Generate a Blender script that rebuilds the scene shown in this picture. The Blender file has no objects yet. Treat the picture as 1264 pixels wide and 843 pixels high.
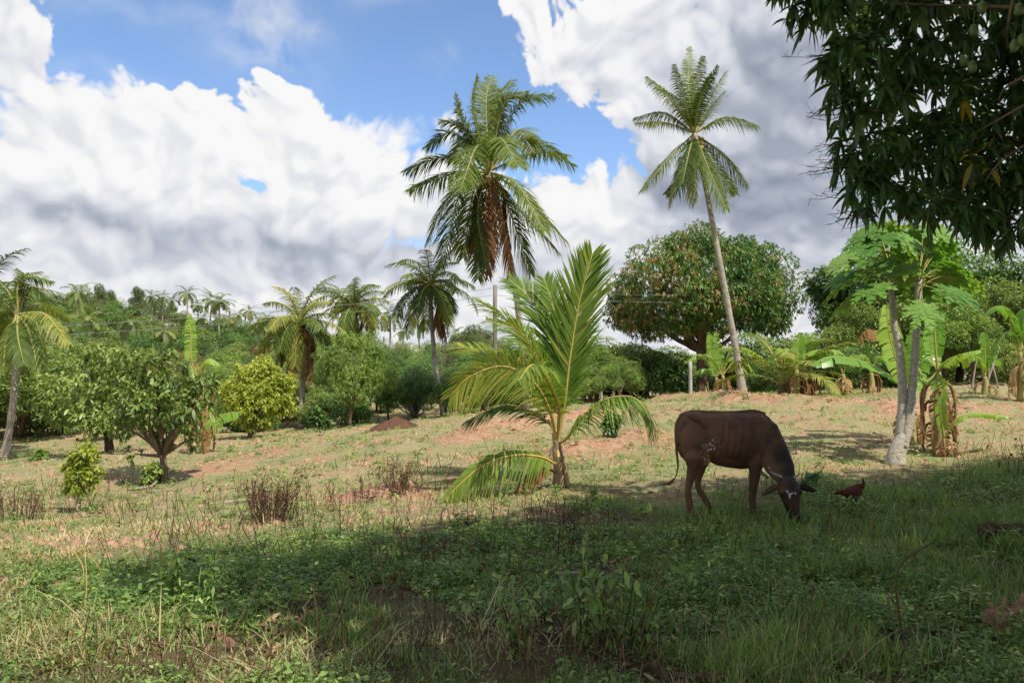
import bpy, math, random
import numpy as np
from mathutils import Vector
R = math.radians
scene = bpy.context.scene
COL = scene.collection
PI = math.pi
# ------------------------------------------------------------------ camera
F = 983.0; PITCH = math.atan((455-421.5)/F); CH = 1.6
cam = bpy.data.cameras.new('camera'); camo = bpy.data.objects.new('camera', cam); COL.objects.link(camo)
cam.lens = 28; cam.sensor_width = 36; cam.clip_start = .05; cam.clip_end = 5000
camo.location = (0, 0, CH); camo.rotation_euler = (PI/2+PITCH, 0, 0)
scene.camera = camo
def P(px, py, Y):
    """point of the place seen in the photograph at px,py, standing Y metres ahead"""
    c, s = math.cos(PITCH), math.sin(PITCH)
    dx = px-632; v = -(py-421.5)
    d = np.array([dx, F*c-v*s, F*s+v*c]); d = d*(Y/d[1])
    return np.array([d[0], d[1], d[2]+CH])
# ------------------------------------------------------------------ sun
SUN_EL = 57.0; sh = np.array([0.62, -0.785]); sh /= np.linalg.norm(sh)
SD = np.array([sh[0]*math.cos(R(SUN_EL)), sh[1]*math.cos(R(SUN_EL)), math.sin(R(SUN_EL))])
# ------------------------------------------------------------------ numpy noise
def _hash(i, j, s):
    h = (i*374761393 + j*668265263 + s*1442695041) & 0xFFFFFFFF
    h = ((h ^ (h >> 13))*1274126177) & 0xFFFFFFFF
    return ((h ^ (h >> 16)) & 0xFFFF)/65535.0
def vnoise(x, y, s=0):
    x = np.asarray(x, float); y = np.asarray(y, float)
    i = np.floor(x).astype(np.int64); j = np.floor(y).astype(np.int64)
    fx = x-i; fy = y-j; fx = fx*fx*(3-2*fx); fy = fy*fy*(3-2*fy)
    a = _hash(i, j, s); b = _hash(i+1, j, s); c = _hash(i, j+1, s); d = _hash(i+1, j+1, s)
    return (a*(1-fx)+b*fx)*(1-fy)+(c*(1-fx)+d*fx)*fy
def fbm(x, y, s=0, o=4):
    t = 0; a = .5; n = 0
    for k in range(o):
        t = t+a*vnoise(np.asarray(x)*2**k, np.asarray(y)*2**k, s+k); n += a; a *= .5
    return t/n
def sst(a, b, x):
    t = np.clip((np.asarray(x, float)-a)/(b-a), 0, 1); return t*t*(3-2*t)
# ------------------------------------------------------------------ terrain
anc = [(97,630,11.5),(200,600,15),(138,560,20),(8,560,24),(310,540,24),(432,528,26),(372,528,29),(548,515,30),(650,505,25),
       (865,490,38),(915,490,28),(985,490,24),(1105,570,13.7),(1155,558,15.2),(1200,475,27),(1300,475,27),(20,548,28),(450,512,34),
       (740,500,28),(800,560,14.6),(690,600,10.85),(500,560,15.5),(250,570,17),(0,600,14),(1264,560,14.5)]
A = [P(*a) for a in anc]
A += [np.array(q, float) for q in [(0,0,0),(-3,3,0),(3,3,0),(-6,0,0),(6,0,0),(0,6,0),(3,8.5,0),(6,9,0),(-3,6.5,0),(-6,7,-.1),(9,8,0),(12,2,0),(-12,2,-.15),(0,9,0),
       (-14,20,-.9),(-22,30,-1.0),(-30,45,-.3),(0,45,-.2),(20,45,.6),(22,30,1.1),(14,20,.55)]]
A = np.array(A)
def _tps(XY, Z):
    n = len(XY); r = np.linalg.norm(XY[:,None]-XY[None], axis=2)
    K = np.where(r > 0, r*r*np.log(r+1e-9), 0)+np.eye(n)*.6
    Pm = np.hstack([np.ones((n,1)), XY]); M = np.zeros((n+3,n+3)); M[:n,:n] = K; M[:n,n:] = Pm; M[n:,:n] = Pm.T
    return np.linalg.solve(M, np.concatenate([Z, np.zeros(3)]))
W = _tps(A[:,:2], A[:,2])
RIDGES = [  # worn earth bunds: polyline, height, width
    ([P(575,548,17.2)[:2], P(600,538,18.5)[:2], P(690,531,19.5)[:2], P(740,520,21)[:2]], .26, .45),
    ([P(712,560,14.5)[:2], P(770,545,16)[:2], P(800,540,17)[:2]], .20, .5),
    ([P(905,505,23.5)[:2], P(1000,505,22)[:2], P(1090,510,21)[:2]], .22, .45),
    ([P(1110,515,20.5)[:2], P(1180,512,20.5)[:2], P(1330,515,20)[:2]], .20, .45),
    ([P(460,607,10.6)[:2], P(500,605,10.5)[:2]], .16, .42),
    ([P(240,590,16)[:2], P(330,570,18)[:2]], .05, .5),
    ([P(820,500,30)[:2], P(905,497,27)[:2]], .25, .7),
]
def ridge(X, Y):
    out = np.zeros_like(X); soil = np.zeros_like(X)
    for pts, h, w in RIDGES:
        best = np.full(X.shape, 1e9)
        for a, b in zip(pts[:-1], pts[1:]):
            ab = b-a; t = np.clip(((X-a[0])*ab[0]+(Y-a[1])*ab[1])/(ab@ab), 0, 1)
            best = np.minimum(best, np.hypot(X-a[0]-t*ab[0], Y-a[1]-t*ab[1]))
        wob = .75+.5*fbm(X*.9, Y*.9, 77, 3)
        g = np.exp(-(best/(w*wob))**2)
        out += h*g*(.6+.8*fbm(X*1.7+3, Y*1.7, 55, 3)); soil = np.maximum(soil, np.exp(-(best/(w*1.5))**2))
    return out, soil
def gz(X, Y, full=False):
    X = np.atleast_1d(np.asarray(X, float)); Y = np.atleast_1d(np.asarray(Y, float)); sp = X.shape
    X = X.ravel(); Y = Y.ravel()
    Yc = np.clip(Y, 0, 50); lim = Yc*.85+7; Xc = np.clip(X, -lim, lim)
    z = np.empty_like(X)
    for s in range(0, len(X), 20000):
        xx = Xc[s:s+20000]; yy = Yc[s:s+20000]
        r = np.hypot(xx[:,None]-A[None,:,0], yy[:,None]-A[None,:,1])
        z[s:s+20000] = (r*r*np.log(r+1e-9))@W[:len(A)]+W[-3]+W[-2]*xx+W[-1]*yy
    z *= sst(-3, 3, Y)
    far = -.3+7.2*sst(35, 118, Y)*sst(0, 1, (-X-8)/46)+1.2*sst(5, 25, X)
    z = z*(1-sst(36, 60, Y))+far*sst(36, 60, Y)
    rg, soil = ridge(X, Y)
    amp = .06*sst(0, 6, Y)+.03
    z = z+rg+amp*(fbm(X*.8, Y*.8, 5, 4)-.5)*1.6+(.04+.05*sst(6, 12, Y))*(fbm(X*2.2, Y*2.2, 9, 4)-.5)
    if full: return z.reshape(sp), soil.reshape(sp)
    return z.reshape(sp)
def g1(x, y): return float(gz(x, y)[0])
def on_ground(px, Y):
    x = (px-632)/F*Y; return np.array([x, Y, g1(x, Y)])
# ------------------------------------------------------------------ materials
def lin(c):
    if isinstance(c, str): c = [int(c[i:i+2], 16)/255 for i in (0, 2, 4)]
    return tuple(((v+.055)/1.055)**2.4 if v > .04045 else v/12.92 for v in c)+(1,)
def newmat(n):
    m = bpy.data.materials.new(n); m.use_nodes = True; m.node_tree.nodes.clear(); return m, m.node_tree.nodes, m.node_tree.links
def ramp(ns, stops):
    r = ns.new('ShaderNodeValToRGB'); e = r.color_ramp.elements
    while len(e) > 1: e.remove(e[-1])
    e[0].position = stops[0][0]; e[0].color = lin(stops[0][1])
    for p, c in stops[1:]:
        q = e.new(p); q.color = lin(c)
    return r
def leafmat(name, stops, transl=.35, rough=.5, spec=.35, objvar=.25, bright=1.0, noise=0):
    m, ns, ls = newmat(name)
    at = ns.new('ShaderNodeAttribute'); at.attribute_name = 'rnd'
    oi = ns.new('ShaderNodeObjectInfo')
    ma = ns.new('ShaderNodeMath'); ma.operation = 'MULTIPLY_ADD'; ma.inputs[1].default_value = objvar; ls.new(oi.outputs['Random'], ma.inputs[0])
    sb = ns.new('ShaderNodeMath'); sb.operation = 'SUBTRACT'; sb.inputs[1].default_value = objvar/2
    ls.new(at.outputs['Fac'], ma.inputs[2]); ls.new(ma.outputs[0], sb.inputs[0])
    src = sb.outputs[0]
    if noise:
        tc = ns.new('ShaderNodeTexCoord'); nz = ns.new('ShaderNodeTexNoise'); nz.inputs['Scale'].default_value = noise; nz.inputs['Detail'].default_value = 3
        ls.new(tc.outputs['Object'], nz.inputs['Vector'])
        m2 = ns.new('ShaderNodeMath'); m2.operation = 'MULTIPLY_ADD'; m2.inputs[1].default_value = 1.6; m2.inputs[2].default_value = -.8
        ls.new(nz.outputs['Fac'], m2.inputs[0]); m3 = ns.new('ShaderNodeMath'); ls.new(m2.outputs[0], m3.inputs[0]); ls.new(src, m3.inputs[1]); src = m3.outputs[0]
    rp = ramp(ns, stops); ls.new(src, rp.inputs[0])
    pb = ns.new('ShaderNodeBsdfPrincipled'); pb.inputs['Roughness'].default_value = rough; pb.inputs['Specular IOR Level'].default_value = spec
    ls.new(rp.outputs[0], pb.inputs['Base Color'])
    tr = ns.new('ShaderNodeBsdfTranslucent')
    mc = ns.new('ShaderNodeMixRGB'); mc.blend_type = 'MULTIPLY'; mc.inputs[0].default_value = 1; mc.inputs[2].default_value = (1.35, 1.3, .55, 1)
    ls.new(rp.outputs[0], mc.inputs[1]); ls.new(mc.outputs[0], tr.inputs[0])
    mx = ns.new('ShaderNodeMixShader'); mx.inputs[0].default_value = transl
    ls.new(pb.outputs[0], mx.inputs[1]); ls.new(tr.outputs[0], mx.inputs[2])
    o = ns.new('ShaderNodeOutputMaterial'); ls.new(mx.outputs[0], o.inputs[0]); return m
def barkmat(name, c1, c2, scale=6, stretch=(1,1,.3), bump=.4, rough=.9, rings=0):
    m, ns, ls = newmat(name)
    tc = ns.new('ShaderNodeTexCoord'); mp = ns.new('ShaderNodeMapping'); mp.inputs['Scale'].default_value = stretch
    ls.new(tc.outputs['Object'], mp.inputs['Vector'])
    nz = ns.new('ShaderNodeTexNoise'); nz.inputs['Scale'].default_value = scale; nz.inputs['Detail'].default_value = 8; nz.inputs['Roughness'].default_value = .7
    ls.new(mp.outputs[0], nz.inputs['Vector'])
    rp = ramp(ns, [(.3, c1), (.7, c2)]); ls.new(nz.outputs['Fac'], rp.inputs[0])
    pb = ns.new('ShaderNodeBsdfPrincipled'); pb.inputs['Roughness'].default_value = rough; pb.inputs['Specular IOR Level'].default_value = .2
    ls.new(rp.outputs[0], pb.inputs['Base Color'])
    bp = ns.new('ShaderNodeBump'); bp.inputs['Strength'].default_value = bump; bp.inputs['Distance'].default_value = .03
    h = nz.outputs['Fac']
    if rings:
        wv = ns.new('ShaderNodeTexWave'); wv.bands_direction = 'Z'; wv.inputs['Scale'].default_value = rings; wv.inputs['Distortion'].default_value = 1.5; wv.inputs['Detail'].default_value = 2
        ls.new(tc.outputs['Object'], wv.inputs['Vector'])
        ad = ns.new('ShaderNodeMath'); ls.new(nz.outputs['Fac'], ad.inputs[0]); ls.new(wv.outputs['Fac'], ad.inputs[1]); h = ad.outputs[0]
        mm = ns.new('ShaderNodeMixRGB'); mm.blend_type = 'MULTIPLY'; mm.inputs[0].default_value = .18
        ls.new(rp.outputs[0], mm.inputs[1]); ls.new(wv.outputs['Color'], mm.inputs[2]); ls.new(mm.outputs[0], pb.inputs['Base Color'])
    ls.new(h, bp.inputs['Height']); ls.new(bp.outputs[0], pb.inputs['Normal'])
    o = ns.new('ShaderNodeOutputMaterial'); ls.new(pb.outputs[0], o.inputs[0]); return m
M = {}
M['palm'] = leafmat('palm_leaf', [(0,'3a4d20'),(.45,'586c2c'),(.8,'7c863a'),(1,'a09c4c')], .36, .55, .2)
M['palm_y'] = leafmat('young_palm_leaf', [(0,'3e5a20'),(.5,'62802e'),(.85,'8a983e'),(1,'aca850')], .42, .5, .25, 0)
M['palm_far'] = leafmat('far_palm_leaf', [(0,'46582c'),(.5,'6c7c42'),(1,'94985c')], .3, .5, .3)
M['palm_dry'] = leafmat('dry_palm_leaf', [(0,'4a3020'),(.5,'745036'),(1,'a07a50')], .2, .8, .15)
M['rachis'] = leafmat('palm_rib', [(0,'78783a'),(1,'aca058')], .05, .5, .4)
M['rachis_y'] = leafmat('young_palm_rib', [(0,'a8944a'),(1,'c4a85a')], .05, .4, .4)
M['rachis_dry'] = leafmat('dry_palm_rib', [(0,'7a5a3c'),(1,'9a7a54')], .05, .8, .2)
M['trunk_palm'] = barkmat('palm_trunk_bark', '807668', 'c0b4a4', 6, (1,1,1.2), .4, .9, 5)
M['trunk_young'] = barkmat('young_palm_stem', '7c6450', 'b89c74', 7, (1,1,.4), .5, .8)
M['trunk_palm_dark'] = barkmat('shaggy_palm_bark', '4c3a2c', '8a7058', 7, (1,1,.4), .7, .95)
M['bark'] = barkmat('bark', '4a3a2c', '86705a', 8)
M['bark_red'] = barkmat('mango_bark', '54402f', '8c705a', 4)
M['bark_pale'] = barkmat('pale_bark', '8a8070', 'b8ac98', 9)
M['bark_dark'] = barkmat('dark_bark', '2e241c', '57483a', 6)
M['papaya_trunk'] = barkmat('papaya_bark', '807666', 'd0c6b4', 16, (1,1,1.6), .7, .85)
M['leaf_a'] = leafmat('leaf_mid_green', [(0,'4a5c2c'),(.5,'748844'),(1,'a8b468')], .35, .45, .4)
M['leaf_b'] = leafmat('leaf_dark_green', [(0,'364e28'),(.5,'56763a'),(1,'84a056')], .3, .45, .4)
M['leaf_c'] = leafmat('leaf_yellow_green', [(0,'6c7c30'),(.5,'98a440'),(1,'c6c868')], .4, .5, .35)
M['leaf_d'] = leafmat('leaf_grey_green', [(0,'475234'),(.5,'6c7650'),(1,'949a72')], .3, .55, .3)
M['leaf_e'] = leafmat('leaf_bright_green', [(0,'4a6430'),(.5,'708c42'),(1,'9cae5c')], .38, .45, .4)
M['leaf_brown'] = leafmat('leaf_olive_brown', [(0,'4c4a28'),(.5,'72693c'),(1,'97895a')], .3, .6, .3)
M['mango_round'] = leafmat('flushed_mango_leaf', [(0,'34522a'),(.38,'567e3a'),(.62,'7e9448'),(.76,'a4865a'),(.9,'ac7c5a'),(1,'bc9470')], .3, .4, .45, 0, noise=1.5)
M['mango'] = leafmat('mango_leaf', [(0,'344c28'),(.5,'4c6a36'),(.9,'6c844a'),(1,'8c9a56')], .34, .38, .45, 0)
M['mango_yellow'] = leafmat('yellowed_mango_leaf', [(0,'8a7a1c'),(1,'b09a2c')], .4, .4, .4, 0)
M['fruit'] = leafmat('green_mango_skin', [(0,'54682e'),(1,'728240')], .0, .35, .5, 0)
M['coconut'] = leafmat('coconut_skin', [(0,'7a7a2a'),(.5,'b08a2e'),(1,'c47a2a')], 0, .4, .5, 0)
M['papaya'] = leafmat('papaya_leaf', [(0,'4a7230'),(.5,'6c9442'),(1,'96b05c')], .38, .55, .22, 0)
M['banana'] = leafmat('banana_leaf', [(0,'4c7a26'),(.5,'74a038'),(1,'a8c058')], .45, .35, .5, 0)
M['banana_dry'] = leafmat('dry_banana_leaf', [(0,'5c4128'),(.5,'96744c'),(1,'c0a67c')], .2, .85, .1, 0)
M['banana_stem'] = barkmat('banana_stem', '7a7a3c', 'a89868', 5, (1,1,.2), .4, .6)
M['grass'] = leafmat('grass_blade', [(0,'526c30'),(.4,'749046'),(.7,'98a65c'),(.9,'b4ae7c'),(1,'c4b48c')], .35, .5, .3, 0)
M['grass_dry'] = leafmat('grazed_grass', [(0,'5e7440'),(.35,'849058'),(.58,'a4a070'),(.78,'b8a27c'),(1,'cab294')], .3, .7, .2, 0)
M['weed'] = leafmat('weed_leaf', [(0,'4e6832'),(.5,'728e46'),(.85,'98ac5a'),(1,'b0bc72')], .35, .45, .4, 0)
M['weed_dry'] = leafmat('dead_weed', [(0,'3a2a22'),(.5,'5c4436'),(1,'80644c')], .1, .9, .1, 0)
M['straw'] = leafmat('straw', [(0,'a08040'),(1,'cdb070')], .15, .7, .2, 0)
M['litter'] = leafmat('fallen_leaf', [(0,'33231a'),(.5,'5a4030'),(.9,'7c6048'),(1,'a08a6a')], .1, .75, .2, 0)
M['wood_grey'] = barkmat('weathered_wood', '756a5c', 'aca08e', 8, (1,1,.3), .4)
M['pole'] = barkmat('utility_pole_wood', '6a6258', '8e867a', 8, (1,1,.1), .2)
M['concrete'] = barkmat('concrete_post', '98948c', 'b4b0a8', 6, (1,1,1), .2)
M['wire'] = barkmat('cable', '707070', '8a8a8a', 3, (1,1,1), 0)
M['log'] = barkmat('rotting_log', '2c1e18', '5c4232', 7, (.3,1,1), .8)
M['husk'] = barkmat('split_stump_wood', '6a4a34', 'b08a66', 9, (1,1,.4), .9)
M['clod'] = barkmat('clod_earth', '7c5a46', 'b08e74', 3, (1,1,1), .3)
M['soil'] = barkmat('dark_soil', '3c2a20', '6a4a38', 5, (1,1,1), .8)
# ------------------------------------------------------------------ mesh building
class MB:
    def __init__(s): s.v = []; s.f = []; s.r = []; s.n = 0
    def add(s, v, f, r):
        v = np.asarray(v, float).reshape(-1,3); f = np.asarray(f).reshape(-1,4)
        s.v.append(v); s.f.append(f+s.n); s.r.append(np.broadcast_to(r, (len(v),)).astype(float)); s.n += len(v); return s
    def ribbons(s, pts, w, wd, r):
        n, k, _ = pts.shape
        w = np.broadcast_to(w, (n,k)); 
        if wd.ndim == 2: wd = wd[:,None,:]
        a = pts-wd*w[...,None]/2; b = pts+wd*w[...,None]/2
        v = np.stack([a, b], 2).reshape(-1,3)
        i = np.arange(n)[:,None]*2*k; j = np.arange(k-1)[None]*2; q = (i+j)
        f = np.stack([q, q+1, q+3, q+2], -1).reshape(-1,4)
        s.add(v, f, np.repeat(np.broadcast_to(r, (n,)), 2*k)); return s
    def tube(s, pts, rad, seg=8, r=.5, jit=0, rng=None, cap=True):
        pts = np.asarray(pts, float); n = len(pts); rad = np.broadcast_to(rad, (n,)).astype(float)
        t = np.gradient(pts, axis=0); t /= np.linalg.norm(t, axis=1)[:,None]+1e-9
        u = np.cross(t[0], [0,0,1.0]); 
        if np.linalg.norm(u) < .05: u = np.array([1.0,0,0])
        V = []
        a = np.linspace(0, 2*PI, seg, endpoint=False)
        for i in range(n):
            u = u-(u@t[i])*t[i]; u /= np.linalg.norm(u); w = np.cross(t[i], u)
            rr = rad[i]*(1+(jit*(rng.random(seg)-.5) if jit else 0))
            V.append(pts[i]+np.outer(np.cos(a)*rr, u)+np.outer(np.sin(a)*rr, w))
        V = np.array(V).reshape(-1,3)
        if cap: V = np.vstack([V, np.repeat(pts[-1:], seg, 0), np.repeat(pts[:1], seg, 0)])
        j = np.arange(seg); k = (j+1) % seg; fs = []
        for i in range(n-1): fs.append(np.stack([i*seg+j, i*seg+k, (i+1)*seg+k, (i+1)*seg+j], 1))
        if cap:
            e = n*seg; fs.append(np.stack([(n-1)*seg+j, (n-1)*seg+k, e+k, e+j], 1)); e += seg
            fs.append(np.stack([k, j, e+j, e+k], 1))
        s.add(V, np.vstack(fs), r); return s
    def blob(s, c, rx, ry=None, rz=None, seg=12, rings=8, r=.5, rot=None, jit=0, rng=None):
        ry = ry or rx; rz = rz or rx
        th = np.linspace(0, PI, rings+1); ph = np.linspace(0, 2*PI, seg, endpoint=False)
        T, Q = np.meshgrid(th, ph, indexing='ij')
        v = np.stack([np.sin(T)*np.cos(Q)*rx, np.sin(T)*np.sin(Q)*ry, np.cos(T)*rz], -1).reshape(-1,3)
        if jit: v *= (1+jit*(rng.random((len(v),1))-.5))
        if rot is not None: v = v@np.asarray(rot).T
        v += np.asarray(c); j = np.arange(seg); k = (j+1) % seg
        f = np.vstack([np.stack([i*seg+j, (i+1)*seg+j, (i+1)*seg+k, i*seg+k], 1) for i in range(rings)])
        s.add(v, f, r); return s
    def mesh(s, name, origin=(0,0,0), smooth=False):
        v = np.vstack(s.v)-np.asarray(origin, float); f = np.vstack(s.f); r = np.concatenate(s.r)
        me = bpy.data.meshes.new(name)
        me.vertices.add(len(v)); me.vertices.foreach_set('co', v.astype(np.float32).ravel())
        me.loops.add(f.size); me.loops.foreach_set('vertex_index', f.astype(np.int32).ravel())
        me.polygons.add(len(f)); me.polygons.foreach_set('loop_start', np.arange(0, f.size, 4, dtype=np.int32))
        if smooth: me.polygons.foreach_set('use_smooth', np.ones(len(f), dtype=bool))
        me.update(calc_edges=True)
        at = me.attributes.new('rnd', 'FLOAT', 'POINT'); at.data.foreach_set('value', r.astype(np.float32))
        return me
    def build(s, name, mat, parent=None, smooth=False, label=None):
        org = tuple(parent['_o']) if parent is not None and '_o' in parent else (0,0,0)
        o = bpy.data.objects.new(name, s.mesh(name, org, smooth)); COL.objects.link(o)
        o.data.materials.append(mat)
        if parent is not None:
            o.parent = parent; o['_o'] = org
        if label: o['label'] = label
        return o
def thing(name, label, cat, loc=(0,0,0), group=None):
    o = bpy.data.objects.new(name, None); COL.objects.link(o); o.location = tuple(float(c) for c in loc); o.empty_display_size = .2
    o['label'] = label; o['category'] = cat; o['_o'] = [float(c) for c in loc]
    if group: o['group'] = group
    return o
def tag(o, label=None, cat=None, group=None, kind=None):
    for k, v in (('label', label), ('category', cat), ('group', group), ('kind', kind)):
        if v: o[k] = v
    return o
def dup(root, loc, rz=0, sc=(1,1,1), label=None, group=None):
    r = root.copy(); COL.objects.link(r); r.location = tuple(float(c) for c in loc); r.rotation_euler = (0,0,rz); r.scale = sc
    if label: r['label'] = label
    if group: r['group'] = group
    for ch in list(root.children):
        c = ch.copy(); COL.objects.link(c); c.parent = r
        for g in list(ch.children):
            d = g.copy(); COL.objects.link(d); d.parent = c
    return r
def nrm(v): return v/(np.linalg.norm(v, axis=-1, keepdims=True)+1e-9)
def cat(pts, n=20):
    pts = np.asarray(pts, float)
    if len(pts) == 2: return pts[0]+(pts[1]-pts[0])*np.linspace(0,1,n)[:,None]
    p = np.vstack([2*pts[0]-pts[1], pts, 2*pts[-1]-pts[-2]])
    out = []; m = len(pts)-1
    for t in np.linspace(0, m-1e-6, n):
        i = int(t); u = t-i; a, b, c, d = p[i], p[i+1], p[i+2], p[i+3]
        out.append(.5*((2*b)+(-a+c)*u+(2*a-5*b+4*c-d)*u*u+(-a+3*b-3*c+d)*u**3))
    return np.array(out)
def rdir(rng, n):
    v = rng.normal(size=(n,3)); return nrm(v)
def leaves(mb, pos, dirs, ln, wd, rng, r, droop=.3, k=3, shape=(.25,1,.08)):
    """leaf-shaped ribbons starting at pos, running along dirs"""
    n = len(pos); ln = np.broadcast_to(ln, (n,)); s = np.linspace(0, 1, k)
    pts = pos[:,None]+dirs[:,None]*(s[None,:,None]*ln[:,None,None])
    pts[...,2] -= droop*ln[:,None]*s[None]**2
    wv = nrm(np.cross(dirs, rdir(rng, n)*.6+np.array([0,0,1.0])))
    w = np.asarray(shape)[None]*np.broadcast_to(wd, (n,))[:,None]
    mb.ribbons(pts, w, wv, r)
# ------------------------------------------------------------------ ground
def make_ground():
    ys = [-150,-80,-40,-20,-10,-5,-2,0,1]
    y = 1.5
    while y < 1500:
        ys.append(y); y += max(.07, y*.0085) if y < 45 else y*.06
    us = np.linspace(-1, 1, 361); us = np.sign(us)*(np.abs(us)*.75+.25*np.abs(us)**3)
    Y, U = np.meshgrid(np.array(ys), us, indexing='ij')
    X = U*(np.abs(Y)*1.35+14)
    far = np.where(Y < 45, 1, 1)
    Z, soil = gz(X, Y, True)
    Z = Z-.3*sst(130, 300, Y)
    n, m = X.shape
    idx = np.arange(n*m).reshape(n, m)
    f = np.stack([idx[:-1,:-1], idx[:-1,1:], idx[1:,1:], idx[1:,:-1]], -1).reshape(-1,4)
    mb = MB().add(np.stack([X,Y,Z], -1).reshape(-1,3), f, soil.ravel())
    m_, ns, ls = newmat('pasture_ground')
    tc = ns.new('ShaderNodeTexCoord')
    def noise(sc, det=6, ro=.6):
        q = ns.new('ShaderNodeTexNoise'); q.inputs['Scale'].default_value = sc; q.inputs['Detail'].default_value = det; q.inputs['Roughness'].default_value = ro
        ls.new(tc.outputs['Object'], q.inputs['Vector']); return q.outputs['Fac']
    def math_(op, a, b=None, c=None):
        q = ns.new('ShaderNodeMath'); q.operation = op
        for i, v in enumerate((a, b, c)):
            if v is None: continue
            if isinstance(v, (int, float)): q.inputs[i].default_value = v
            else: ls.new(v, q.inputs[i])
        return q.outputs[0]
    def mix(fac, a, b):
        q = ns.new('ShaderNodeMixRGB'); ls.new(fac, q.inputs[0]); ls.new(a, q.inputs[1]); ls.new(b, q.inputs[2]); return q.outputs[0]
    soilc = ramp(ns, [(.3,'86604a'),(.5,'ac8468'),(.75,'c4a488')]); ls.new(noise(5, 8, .7), soilc.inputs[0])
    grn_ = math_('ADD', math_('MULTIPLY', noise(9, 10, .8), .6), math_('MULTIPLY', noise(1.1, 6, .7), .4))
    grc = ramp(ns, [(.30,'5c6c3c'),(.42,'808656'),(.50,'9c946c'),(.58,'ac8c70'),(.74,'c0a084')]); ls.new(grn_, grc.inputs[0])
    at = ns.new('ShaderNodeAttribute'); at.attribute_name = 'rnd'
    s = math_('ADD', math_('MULTIPLY', noise(.55, 5, .65), 1.0), math_('MULTIPLY', noise(3.2, 6, .7), .6))
    s = math_('ADD', s, math_('MULTIPLY', at.outputs['Fac'], .26))
    msk = ns.new('ShaderNodeMapRange'); msk.inputs[1].default_value = .83; msk.inputs[2].default_value = 1.03; ls.new(s, msk.inputs[0])
    colr = mix(msk.outputs[0], grc.outputs[0], soilc.outputs[0])
    # leaf-strewn earth, with the big tree's cast shadow painted into its darker colour
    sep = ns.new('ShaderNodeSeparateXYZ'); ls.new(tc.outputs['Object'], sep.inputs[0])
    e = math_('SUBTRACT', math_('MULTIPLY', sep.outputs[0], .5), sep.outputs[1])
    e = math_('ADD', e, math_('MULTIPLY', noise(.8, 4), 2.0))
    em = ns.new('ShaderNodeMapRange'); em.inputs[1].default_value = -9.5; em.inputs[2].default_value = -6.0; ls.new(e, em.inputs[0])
    shade_humus = ramp(ns, [(.3,'3e3826'),(.5,'5a5034'),(.75,'76684a')]); ls.new(noise(11, 8, .8), shade_humus.inputs[0])
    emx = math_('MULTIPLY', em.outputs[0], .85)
    colr = mix(emx, colr, shade_humus.outputs[0])
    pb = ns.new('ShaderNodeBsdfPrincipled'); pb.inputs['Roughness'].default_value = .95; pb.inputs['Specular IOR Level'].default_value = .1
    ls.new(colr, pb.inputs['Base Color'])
    bp = ns.new('ShaderNodeBump'); bp.inputs['Strength'].default_value = .8; bp.inputs['Distance'].default_value = .05
    ls.new(math_('ADD', noise(14, 8, .75), noise(50, 4, .7)), bp.inputs['Height']); ls.new(bp.outputs[0], pb.inputs['Normal'])
    o = ns.new('ShaderNodeOutputMaterial'); ls.new(pb.outputs[0], o.inputs[0])
    ob = mb.build('ground', m_, smooth=True); ob['kind'] = 'structure'
make_ground()
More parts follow.
